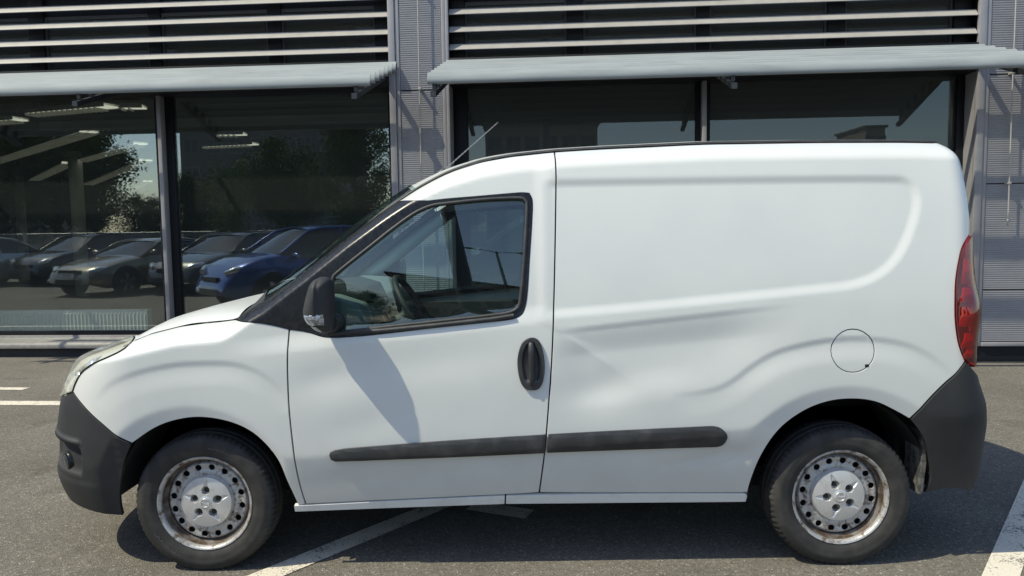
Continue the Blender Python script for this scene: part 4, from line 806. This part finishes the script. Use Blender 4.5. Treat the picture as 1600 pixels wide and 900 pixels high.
# rooms behind the glass
rm = MB(); rm.box(-30, -1.4, .54, 40, -.02, .02); rm.build('showroom_floor', M_FLOOR, bld)
rm = MB(); rm.box(-30, -1.4, .60, 40, 3.42, 3.5); rm.build('showroom_ceiling', M_CEIL, bld)
MB().box(-30, -1.4, 40, 40.2, .02, 3.42).build('back_wall', M_INT, bld); MB().box(-1.42, -1.38, .61, 40, .02, 3.42).build('partition_wall', M_INT, bld)
MB().box(-30.2, -30, .3, 40, .02, 3.42).build('side_wall', M_INT, bld); MB().box(-30, -8.16, .1, .4, -.1, 5.4).build('street_wall', M_CLAD, bld)
MB().box(-1.36, 12, .54, 9, -.02, .02).build('showroom_floor', M_FLOOR, bld); MB().box(-1.36, 12, .60, 9, 3.42, 3.5).build('showroom_ceiling', M_CEIL, bld)
MB().box(-1.36, 12, 5.0, 5.2, .02, 3.42).build('back_wall', mat('grey_partition', (.36, .37, .37), rough=.9), bld)
MB().box(-30, 12, .55, 40, 5.4, 5.6).build('roof', M_DKFRAME, bld)
MB().box(-30, 12, .45, .55, 3.5, 5.39).build('upper_backing', mat('upper_backing', (.11, .115, .10), rough=.9, var=(.8, (.08, .085, .08), .4, .6)), bld)
MB().box(-8.0, -1.95, 2.9, 3.05, 3.12, 3.26).build('ceiling_beam', M_BEAM, bld); MB().box(-1.2, .15, 2.9, 3.05, 3.10, 3.22).build('ceiling_beam', M_BEAM, bld)
for x, y in ((-10.45, 13.9), (-16.5, 21.0)):
    lx, ly = (Vector((x, y, 0)) - NB * 4.604).dot(EB), (Vector((x, y, 0)) - NB * 4.604).dot(NB)
    MB().tube([(lx, ly, .02), (lx, ly, 3.42)], .15, 20).build('interior_column', M_COL, bld, smooth=60)

# awnings: seven curved blades stepping down and out on three brackets
def awning(u0, u1, br, label):
    t = empty('louvre_awning', label, 'awning', 'louvre awnings over the windows', loc=NB * 4.604, rz=YB)
    pr = [(.034, .004), (.018, -.004), (.005, .002), (-.003, .018), (-.003, .040), (.006, .070), (.024, .098), (.044, .114), (.050, .118), (.050, .111), (.032, .095), (.014, .068), (.005, .040), (.004, .020), (.010, .008), (.020, .004), (.033, .009)]
    for k in range(7):
        o = .058 + .195 * k; z = 3.255 - .315 * (o - .06)
        MB().prism([(-o + y - .0, z + h) for y, h in pr], u0, u1, axis='x').build('awning_blade', M_AWN, t, smooth=40)
        for u in (u0 - .001, u1 + .001): pass
    for u in br:
        b = MB(); s = .34
        b.prism([(0.0, 3.235), (0.0, 3.18), (-1.27, 2.75), (-1.275, 2.80), (-1.22, 2.82), (-.04, 3.222)], u - .025, u + .025, axis='x')
        bo = b.build('awning_bracket', M_BRK, t, bevel=.003)
        for k in range(7):
            o = .058 + .195 * k; z = 3.255 - .315 * (o - .06)
            MB().prism([(-o + .012, z - .052), (-o + .075, z - .030), (-o + .050, z + .085), (-o + .016, z + .062), (-o + .008, z + .012)], u - .0185, u + .0185, axis='x').build('blade_clip', M_BRK, bo)
        e = MB(); e.box(u - .026, u + .026, -1.284, -1.2755, 2.752, 2.806); e.build('end_plate', mat('bracket_end', (.045, .05, .055), rough=.4, metal=.4) if 'bracket_end' not in bpy.data.materials else bpy.data.materials['bracket_end'], bo)
    return t
awning(-7.9, -1.640, (-7.6, -4.62, -1.785), 'grey-blue stepped louvre awning over the clear glass window, left of the ribbed pillar')
awning(-1.075, 4.735, (-1.010, 1.84, 4.665), 'grey-blue stepped louvre awning over the dark glass above the van roof')
awning(5.30, 11.2, (5.42, 8.2, 11.0), 'grey-blue stepped louvre awning past the right-hand ribbed pillar')

# lightning rods down the pillars
def rod(u, z0, z1, label, tip):
    t = empty('lightning_conductor', label, 'metal rod', 'lightning rods on the pillars', loc=NB * 4.604, rz=YB)
    MB().tube([(u, -.055, z0), (u - .006, -.057, z0 + (z1 - z0) * .4), (u + .004, -.055, z1)], .0075, 10).build('rod', M_ROD, t, smooth=60)
    for z in JZ[1:5]:
        if z0 < z < z1:
            c_ = MB(); c_.box(u - .016, u + .016, -.07, .02, z - .012, z + .012); c_.build('clamp', M_ROD, t, bevel=.003)
    if tip:
        MB().tube([(u, -.055, z0 - .045), (u, -.055, z0 - .012), (u, -.055, z0 + .01), (u, -.055, z0 + .03)], [.012, .013, .022, .010], 14).build('end_cap', M_CHROME, t, smooth=50)
rod(-1.372, .1, 5.3, 'thin metal rod running down the ribbed pillar behind the van windscreen', False)
rod(5.020, 1.475, 5.3, 'thin metal rod ending in a cap half-way down the right-hand ribbed pillar', True)

# radiator behind the left window
rad = empty('radiator', 'pale ribbed panel radiator standing low behind the left showroom window', 'radiator', loc=NB * 4.604, rz=YB)
M_RAD = mat('radiator_enamel', (.80, .78, .74), rough=.4)
ru0, ru1 = -7.40, -5.10
rows = []
n = int((ru1 - ru0) / .0165)
for z in (.10, .13, .465, .50): pass
pts = []
for i in range(n + 1):
    u = ru0 + (ru1 - ru0) * i / n; k = i % 3; pts.append((u, -.012 if k == 0 else 0.0))
def rr(z, f): return [(u, .64 + y * f, z) for u, y in pts]
MB().grid([rr(.10, 0), rr(.13, 0), rr(.145, 1), rr(.455, 1), rr(.47, 0), rr(.505, 0)]).build('front_panel', M_RAD, rad)
b = MB(); b.box(ru0, ru1 + .0, .642, .74, .09, .100); b.box(ru0, ru1, .741, .751, .1, .505); b.build('back_panel', M_RAD, rad)
b = MB()
for i in range(60): u = ru0 + (ru1 - ru0) * i / 60; b.box(u + .002, u + (ru1 - ru0) / 60 - .006, .65, .73, .500, .506)
b.build('top_grille', M_RAD, rad); box('end_panel', ru1, ru1 + .008, .638, .752, .09, .51, M_RAD, rad)
box('name_plate', -6.72, -6.60, .623, .6395, .435, .475, M_RAD, rad)

# strip lamps under the showroom ceiling
M_TUBE = mat('lamp_tube', (.8, .78, .66), em=((1.0, .95, .78), .42)); M_LAMPB = mat('lamp_body', (.35, .35, .32), rough=.4)
def lamp(a, b, w, label):
    a = Vector((*a, 0)); b = Vector((*b, 0)); d = b - a; L_ = d.length
    t = empty('ceiling_lamp', label, 'ceiling lamp', 'strip lamps under the showroom ceiling', loc=(a.x, a.y, 3.25), rz=math.atan2(d.y, d.x))
    b_ = MB(); b_.box(0, L_, -w / 2, -w / 2 + .012, -.018, .03); b_.box(0, L_, w / 2 - .012, w / 2, -.018, .03); b_.box(0, L_, -w / 2, w / 2, .031, .045); b_.build('lamp_housing', M_LAMPB, t)
    l_ = MB(); k = int(L_ / .10)
    for i in range(k): l_.box(i * .10, i * .10 + .006, -w / 2 + .013, w / 2 - .013, -.050, -.012)
    l_.build('louvre_grid', M_LAMPB, t)
    tb = MB(); [tb.box(.01, L_ - .01, y - .05, y + .05, -.010, .010) for y in (-w / 4, w / 4)]; tb.build('lamp_tube', M_TUBE, t)
    b = MB(); b.box(L_ * .1, L_ * .1 + .01, -.005, .005, .046, .17); b.box(L_ * .9, L_ * .9 + .01, -.005, .005, .046, .17); b.build('hanger', M_LAMPB, t)
for a, b, w, lb in [((-8.3, 7.9), (-7.62, 7.68), .30, 'short strip lamp at the far left edge of the left window'),
                    ((-7.07, 7.10), (-5.65, 6.62), .28, 'topmost strip lamp of the left window, just under the awning'),
                    ((-5.55, 6.74), (-5.26, 6.77), .22, 'small strip lamp left of the dark mullion, upper of two'),
                    ((-6.95, 8.66), (-6.15, 8.54), .24, 'small strip lamp left of the dark mullion, lower of two'),
                    ((-12.5, 14.1), (-7.40, 9.15), .34, 'long strip lamp slanting across the steel column in the left window'),
                    ((-15.4, 20.1), (-11.1, 14.75), .34, 'strip lamp ending at the left of the steel column'),
                    ((-10.45, 14.15), (-7.43, 11.0), .30, 'strip lamp slanting up from the steel column to the dark mullion'),
                    ((-15.1, 22.6), (-9.01, 14.4), .34, 'lowest long strip lamp, between the steel column and the dark mullion'),
                    ((-14.8, 25.2), (-12.58, 21.75), .34, 'short distant strip lamp just left of the dark mullion'),
                    ((-6.45, 11.7), (-5.30, 11.4), .26, 'small strip lamp right of the dark mullion, lowest there'),
                    ((-5.44, 9.85), (-4.95, 9.85), .26, 'small strip lamp right of the dark mullion, highest there')]:
    lamp(a, b, w, lb)
# ------------------------------------------------------------------ across the car park: what the showroom glass looks out on
def seen_in_glass(px, D):
    """real ground point of something whose mirror image lies in picture column px at depth D"""
    v = Vector(((px - 800) / 1183.7 * D - .0112 * D + .009, D - 4.035, 0)); k = v.dot(NB) - 4.91
    return v - NB * (2 * k)
def turned(hx, hy):
    h = Vector((hx, hy, 0)); h = h - NB * (2 * h.dot(NB)); return math.atan2(h.y, h.x)
M_CGLASS = mat('car_glass', (.012, .014, .016), rough=.06, spec=.8)
M_CLIGHT = mat('car_lamp', (.75, .78, .80), rough=.15, metal=.7)
M_CTYRE = mat('car_tyre', (.02, .02, .02), rough=.8); M_CRIM = mat('car_rim', (.5, .5, .52), rough=.25, metal=.8); M_CBLK = mat('car_black_trim', (.012, .012, .013), rough=.5)
M_PLATE = mat('plate_white', (.75, .75, .72), rough=.5); M_PLBLUE = mat('plate_blue', (.02, .06, .35), rough=.5)
def car(label, col, pos, rz, hood=.92, roof=1.44, Lc=4.4, W=1.80, hatch=False, rough=.28, plate=None, metal=.4):
    t = empty('parked_car', label, 'car', 'cars parked across from the showroom', loc=(pos.x, pos.y, 0), rz=rz)
    mp = mat('car_paint', col, rough=rough, metal=metal, coat=1.0)
    h = Lc / 2
    hp = np.array([(-h, .42), (-h + .03, .70), (-h + .15, .92), (-h + .5, 1.0 if hatch else .98), (-.6, .98), (.55, .98), (.95, hood + .03), (1.5, hood - .05), (h - .25, hood - .20), (h - .06, .58), (h, .45)])
    xs = np.concatenate([-h + np.array([0, .01, .03, .07, .14]), np.linspace(-h + .25, h - .35, 22), h - np.array([.24, .14, .07, .03, .01, 0])])
    rows = []
    for x in xs:
        q = abs(x) / h; w = W / 2 * (1 - .30 * max(0, (q - .72) / .28) ** 2.2); zt_ = float(np.interp(x, hp[:, 0], hp[:, 1])); z0 = .20 + .12 * max(0, (q - .85) / .15)
        half = [(w * .93, z0), (w * .985, z0 + .1 * (zt_ - z0)), (w, z0 + .4 * (zt_ - z0)), (w * .995, z0 + .68 * (zt_ - z0)), (w * .965, zt_ - .055), (w * .90, zt_ - .012), (w * .6, zt_ + .012), (0, zt_ + .03)]
        rows.append([(x, -y, z) for y, z in half] + [(x, y, z) for y, z in half[-2::-1]])
    bm_ = MB().grid(rows); n = len(rows[0]); bm_.f += [tuple(range(n))[::-1], tuple(range((len(xs) - 1) * n, len(xs) * n))]; bm_.mi += [0, 0]
    body = bm_.build('body', mp, t, smooth=50)
    # greenhouse: glass shell, painted roof and pillars
    xr0, xr1 = (-h + .12 if hatch else -h + .55), 1.02
    gp = np.array([(xr0, .97), (xr0 + (.28 if hatch else .75), roof - .06), (-.5, roof), (.05, roof - .015), (.38, roof - .08), (xr1, hood + .03)])
    gx_ = np.linspace(xr0, xr1, 26); rows = []; rrows = []
    for x in gx_:
        zr = float(np.interp(x, gp[:, 0], gp[:, 1])); f = max(.0, (zr - .96)) / (roof - .96); wb = W / 2 * .93; wt_ = wb - .17 * f
        half = [(wb, .955), (wb - .02 * f, .955 + .3 * (zr - .955)), (wt_ + .04 * f, zr - .10 * f), (wt_ - .05, zr - .02 * f), (0, zr + .02 * f)]
        rows.append([(x, -y, z) for y, z in half] + [(x, y, z) for y, z in half[-2::-1]])
        if roof - zr < .10: rrows.append([(x, -wt_ * .985, zr - .075 * f), (x, -wt_ * .93, zr - .015), (x, -.3, zr + .022), (x, 0, zr + .028), (x, .3, zr + .022), (x, wt_ * .93, zr - .015), (x, wt_ * .985, zr - .075 * f)])
    MB().grid(rows).build('windows', M_CGLASS, t, smooth=40)
    MB().grid(rrows).build('roof', mp, t, smooth=50)
    for sd in (-1, 1):
        pl_ = MB()
        def gpt(x, f_): zr = float(np.interp(x, gp[:, 0], gp[:, 1])); ff = max(0., zr - .96) / (roof - .96); return (x, sd * (W / 2 * .93 - .17 * ff * f_ + .004), .955 + (zr - .955) * f_ * .97)
        pl_.tube([gpt(x, 1) for x in np.linspace(xr0 + .02, xr1 - .02, 24)], .028, 6); pl_.tube([gpt(-.35, q) for q in np.linspace(0, 1, 6)], .03, 6)
        pl_.build('window_pillar', mp, t, smooth=60)
        MB().tube([(.80, sd * W * .49, 1.00), (.80, sd * (W / 2 + .10), 1.02), (.79, sd * (W / 2 + .16), 1.02)], [.03, .07, .05], 10).build('mirror', mp, t, smooth=50)
        hl_ = MB(); hl_.tube([(h - .46, sd * W * .445, hood - .20), (h - .26, sd * W * .405, hood - .25), (h - .12, sd * W * .31, hood - .31)], [.02, .075, .055], 10); hl_.build('headlight', M_CLIGHT, t, smooth=50)
        for x in (h - .86, -h + .78):
            a_ = MB().tube([(x, sd * (W / 2 - .06), .335), (x, sd * (W / 2 + .004), .335)], .395, 28); a_.build('wheel_arch', M_CBLK, t)
            w_ = MB().tube([(x, sd * (W / 2 - .05), .325), (x, sd * (W / 2 + .012), .325)], .325, 28).build('wheel', M_CTYRE, t)
            s_ = MB()
            for k in range(5):
                a = 2 * math.pi * k / 5 + .3; c_, n_ = math.cos(a), math.sin(a); y1, y2 = sd * (W / 2 + .013), sd * (W / 2 + .02)
                q = [(x + c_ * r - n_ * o, .325 + n_ * r + c_ * o) for r, o in ((.03, -.03), (.215, -.065), (.215, .03), (.03, .03))]
                s_.prism(q, y1, y2)
            s_.build('rim', M_CRIM, w_)
    g_ = MB(); g_.box(h - .04, h + .012, -.42, .42, .30, .42); g_.box(h - .10, h - .012, -.34, .34, .56, .64); g_.build('grille', M_CBLK, t)
    if plate:
        box('number_plate', h + .013, h + .022, -.26, .26, .46, .57, M_PLATE, t); 
        pb = box('plate_band', h + .0225, h + .0235, -.26, -.225, .462, .568, M_PLBLUE, t)
        me = text_mesh(plate, .10, .0006, 'plate_lettering')
        for v in me.vertices: v.co = Vector((h + .0235 + v.co.z, v.co.x * 1.0 + .01, .478 + v.co.y))
        link('plate_lettering', me, t, M_CBLK)
    return t
hx, hy = -.36, -.93
back = lambda px, D, L_=4.4: seen_in_glass(px, D) - Vector((math.cos(turned(hx, hy)), math.sin(turned(hx, hy)), 0)) * (L_ / 2)
car('low tan saloon with number plate, mirrored in the left window by the steel column', (.23, .195, .135), back(100, 17.6, 4.8), turned(hx, hy), hood=.90, roof=1.34, Lc=4.8, plate='PU\u00b715')
car('black car, mirrored in the window to the left of the tan saloon', (.012, .013, .015), back(28, 21.5), turned(hx, hy), hood=.98, roof=1.50, hatch=True)
car('car with a white bonnet at the far left edge of the mirrored row', (.62, .63, .63), back(-190, 20), turned(hx, hy), hood=.95, roof=1.42)
car('dark car side-on in the mirrored second row, behind the black car', (.02, .021, .024), seen_in_glass(115, 27), turned(-.95, -.3), hood=.95, roof=1.45)
car('dark grey saloon, mirrored in the window behind the dark mullion', (.060, .062, .060), back(262, 17.8), turned(hx, hy), hood=.96, roof=1.47, Lc=4.6)
car('bright blue hatchback, mirrored largest, just left of the van bonnet', (.02, .07, .30), seen_in_glass(482, 15.6), turned(-.72, -.69), hood=1.03, roof=1.58, Lc=4.2, hatch=True)
car('blue car with its front lamps glinting, mirrored beside the van windscreen pillar', (.02, .06, .22), back(485, 20.5), turned(hx, hy), hood=.96, roof=1.46, hatch=True)
# trees
M_BARK = mat('bark', (.060, .047, .036), rough=.95, var=(9, (.11, .09, .07), .4, .7), bump=(30, .02))
def leaf_mat(name, c1, c2):
    m = mat(name, c1, rough=.85, spec=.15, var=(1.7, c2, .35, .65, 4)); b = m.node_tree.nodes['Principled BSDF']; b.inputs['Transmission Weight'].default_value = 0; return m
M_LEAF = leaf_mat('leaves', (.030, .055, .018), (.065, .10, .030)); M_LEAF2 = leaf_mat('light_leaves', (.075, .115, .035), (.12, .15, .05))
def make_tree(seed, H, R, n, trunk=.16, low=.35):
    r = np.random.default_rng(seed); pr = random.Random(seed)
    tr = MB(); tr.tube([(0, 0, -.1), (.03, .02, H * .15), (.06 * pr.uniform(-1, 1), .05, H * .4), (.1 * pr.uniform(-1, 1), .1 * pr.uniform(-1, 1), H * .8)], [trunk * 1.25, trunk, trunk * .75, trunk * .2], 10)
    cl = []
    for k in range(11):
        a = k * 2.4 + pr.uniform(-.4, .4); z = H * (low + (1 - low) * (k + .5) / 11 * .85); q = R * (1 - abs((k + .5) / 11 - .42) * 1.05) * pr.uniform(.75, 1.1)
        e = Vector((math.cos(a) * q, math.sin(a) * q, z + H * .10)); s = Vector((0, 0, max(H * .22, z - H * .12)))
        tr.tube([s, s.lerp(e, .5) + Vector((0, 0, H * .03)), e], [trunk * .42, trunk * .25, trunk * .06], 6)
        for j in range(3): cl.append(s.lerp(e, .55 + .25 * j) + Vector((pr.uniform(-.3, .3), pr.uniform(-.3, .3), pr.uniform(-.2, .3))) * R * .35)
    cl = np.array([tuple(c_) for c_ in cl]); idx = r.integers(0, len(cl), n)
    c_ = cl[idx] + r.normal(0, 1, (n, 3)) * R * .19 * (.6 + .6 * r.random((len(cl), 1))[idx])
    a = r.normal(0, 1, (n, 3)); a /= np.linalg.norm(a, axis=1, keepdims=True); b = np.cross(a, r.normal(0, 1, (n, 3))); b /= np.linalg.norm(b, axis=1, keepdims=True)
    s = (.030 + .032 * r.random((n, 1))) * R ** .5 * 1.15
    v = np.stack([c_ - a * s, c_ + b * s * .55, c_ + a * s, c_ - b * s * .55], 1).reshape(-1, 3)
    me = bpy.data.meshes.new('crown'); me.vertices.add(4 * n); me.vertices.foreach_set('co', v.ravel()); me.loops.add(4 * n); me.loops.foreach_set('vertex_index', np.arange(4 * n)); me.polygons.add(n)
    me.polygons.foreach_set('loop_start', np.arange(0, 4 * n, 4)); me.update(calc_edges=True)
    return tr, me
KINDS = {}
def tree(kind, label, px, D, sc=1., rz=0., lm=None):
    if kind not in KINDS:
        tr, me = make_tree(*{'broad': (3, 7.2, 2.9, 20000, .19, .28), 'tall': (11, 9.5, 2.5, 20000, .17, .22), 'young': (5, 4.2, 1.0, 5000, .05, .28)}[kind])
        tmp = tr.build('trunk', M_BARK, None, smooth=60); KINDS[kind] = (tmp.data, me); bpy.data.objects.remove(tmp)
    t = empty('tree', label, 'tree', 'trees behind the parked cars', loc=seen_in_glass(px, D), rz=rz); t.scale = (sc, sc, sc)
    link('trunk', KINDS[kind][0], t)
    me = KINDS[kind][1]; o = link('crown', me, t)
    if not me.materials: me.materials.append(M_LEAF if kind != 'young' else M_LEAF2)
for k, lb, px, D, sc, rz in [('broad', 'broad dark tree at the left edge of the mirrored tree row', 5, 34, .95, 0), ('broad', 'broad dark tree mirrored just left of the steel column', 90, 36, 1.0, 2.1), ('tall', 'tall dark tree mirrored between the steel column and the dark mullion', 150, 38, .72, 1.), ('broad', 'lower dark tree mirrored beside the dark mullion', 232, 40, .46, 4.),
                         ('young', 'slim young light-green tree mirrored in the middle of the left window', 362, 30, 1.0, .5), ('broad', 'low dark tree mirrored behind the grey saloon', 310, 42, .62, 3.3), ('tall', 'dark tree mirrored at the right end of the left window', 560, 34, .72, 2.), ('broad', 'dark tree mirrored above the blue cars', 450, 44, .9, 5.2), ('broad', 'small round tree mirrored beside the pillar in the dark window', 725, 52, .62, 1.2), ('broad', 'dark tree far left of the mirrored car park', -120, 34, 1.05, .7), ('broad', 'dark tree mirrored at the right of the dark window', 1190, 75, .8, 2.7)]:
    tree(k, lb, px, D, sc, rz)
# fence: posts, rails and a picket mesh
fn = empty('wire_fence', 'pale wire fence along the far side of the car park, behind the parked cars', 'fence')
M_FENCE = mat('galvanised_fence', (.42, .43, .42), rough=.5, metal=.5)
A_, B_ = seen_in_glass(-260, 31), seen_in_glass(800, 30); dF = (B_ - A_); nP = 14; pk = MB()
for i in range(nP + 1):
    p = A_ + dF * (i / nP); MB().tube([p + Vector((0, 0, -.1)), p + Vector((0, 0, 1.62))], .035, 8).build('fence_post', M_FENCE, fn)
MB().tube([A_ + Vector((0, 0, 1.52)), B_ + Vector((0, 0, 1.52))], .02, 6).build('fence_rail', M_FENCE, fn); MB().tube([A_ + Vector((0, 0, .2)), B_ + Vector((0, 0, .2))], .02, 6).build('fence_rail', M_FENCE, fn)
nk = int(dF.length / .075)
for i in range(nk):
    p = A_ + dF * (i / nk); pk.tube([p + Vector((0, 0, .15)), p + Vector((0, 0, 1.55))], .0085, 3, cap=False)
tag(pk.build('fence_wire', M_FENCE, fn, fix=False), kind='stuff')
# buildings beyond
M_RENDER = mat('dark_render', (.13, .13, .12), rough=.9, var=(.4, (.12, .115, .11), .4, .6)); M_TAN = mat('tan_render', (.30, .255, .205), rough=.9, var=(.3, (.25, .21, .17), .4, .6)); M_BWIN = mat('far_window', (.03, .035, .04), rough=.15)
def block(label, px0, px1, D, depth, floors, m, cols):
    a, b = seen_in_glass(px0, D), seen_in_glass(px1, D); d = b - a; w = d.length; H = floors * 2.9 + .6
    # local x along the face, local +y looks at the showroom
    t = empty('apartment_block', label, 'building', 'apartment blocks beyond the car park', loc=a, rz=math.atan2(d.y, d.x))
    s = 1 if Vector((-d.y, d.x, 0)).dot(Vector((0, 1, 0)) ) > 0 else -1
    MB().box(0, w, -s * depth if s > 0 else 0, 0 if s > 0 else depth, -.2, H).build('wall', m, t)
    MB().box(-.3, w + .3, (-s * depth - .3) if s > 0 else -.3, .3 if s > 0 else depth + .3, H, H + .3).build('roof', M_RENDER, t)
    me = None
    for f in range(floors):
        for c_ in range(cols):
            x = w * (c_ + .5) / cols
            if me is None:
                wi = MB(); wi.box(-.7, .7, 0, .04, 0, 1.4); wi_o = wi.build('window', M_BWIN, t); me = wi_o.data
                wi_o.location = (x, .002 * s if s > 0 else -.042, .9 + 2.9 * f)
                fr_ = MB(); fr_.box(-.8, -.702, -.02, .07, -.1, 1.5); fr_.box(.702, .8, -.02, .07, -.1, 1.5); fr_.box(-.70, .70, -.02, .07, 1.402, 1.5); fr_.box(-.7, .7, -.02, .07, -.1, -.002); fr_.box(-.03, .03, .041, .06, 0, 1.4)
                fo = fr_.build('window_frame', mat('far_window_frame', (.20, .195, .19), rough=.6) if 'far_window_frame' not in bpy.data.materials else bpy.data.materials['far_window_frame'], wi_o); fme = fo.data
            else:
                o = link('window', me, t); o.location = (x, .002 * s if s > 0 else -.042, .9 + 2.9 * f); link('window_frame', fme, o)
    return t
block('tall dark apartment block mirrored in the middle of the left window', 288, 535, 78, 14, 8, M_RENDER, 7)
block('low tan apartment block mirrored above the van cab', 762, 935, 80, 12, 4, M_TAN, 6)
block('narrow tan tower mirrored in the dark window near the van roof end', 1347, 1376, 110, 10, 5, M_TAN, 2)
block('long low grey building mirrored beside the tan tower', 1376, 1560, 115, 12, 3, M_RENDER, 9)
block('pale low building mirrored behind the trees at the far left', -160, 60, 62, 8, 1, M_TAN, 8)
# lamp posts
M_POST = mat('lamp_post_steel', (.10, .10, .10), rough=.6)
def post(label, x, y, H, r, heads):
    t = empty('street_lamp', label, 'street lamp', 'lamp posts on the car park', loc=(x, y, 0))
    MB().tube([(0, 0, -.1), (0, 0, 1.2), (0, 0, H)], [r * 1.3, r * 1.1, r * .6], 12).build('post', M_POST, t, smooth=60)
    for k in range(heads):
        a = 2 * math.pi * k / max(heads, 1); d = Vector((math.cos(a), math.sin(a), 0))
        MB().tube([Vector((0, 0, H - .1)), Vector((0, 0, H + .05)) + d * .5, Vector((0, 0, H + .08)) + d * 1.0], .035, 8).build('arm', M_POST, t)
        hd_ = MB().tube([Vector((0, 0, H + .08)) + d * .95, Vector((0, 0, H + .10)) + d * 1.2, Vector((0, 0, H + .09)) + d * 1.6], [.05, .13, .08], 10).build('lamp_head', M_POST, t)
post('thick bare post mirrored across the middle of the van side window', -1.05, -11.0, 9.0, .17, 0)
post('slim twin-headed lamp post mirrored in the rear of the van side window', -.9, -34.0, 11.0, .11, 2)
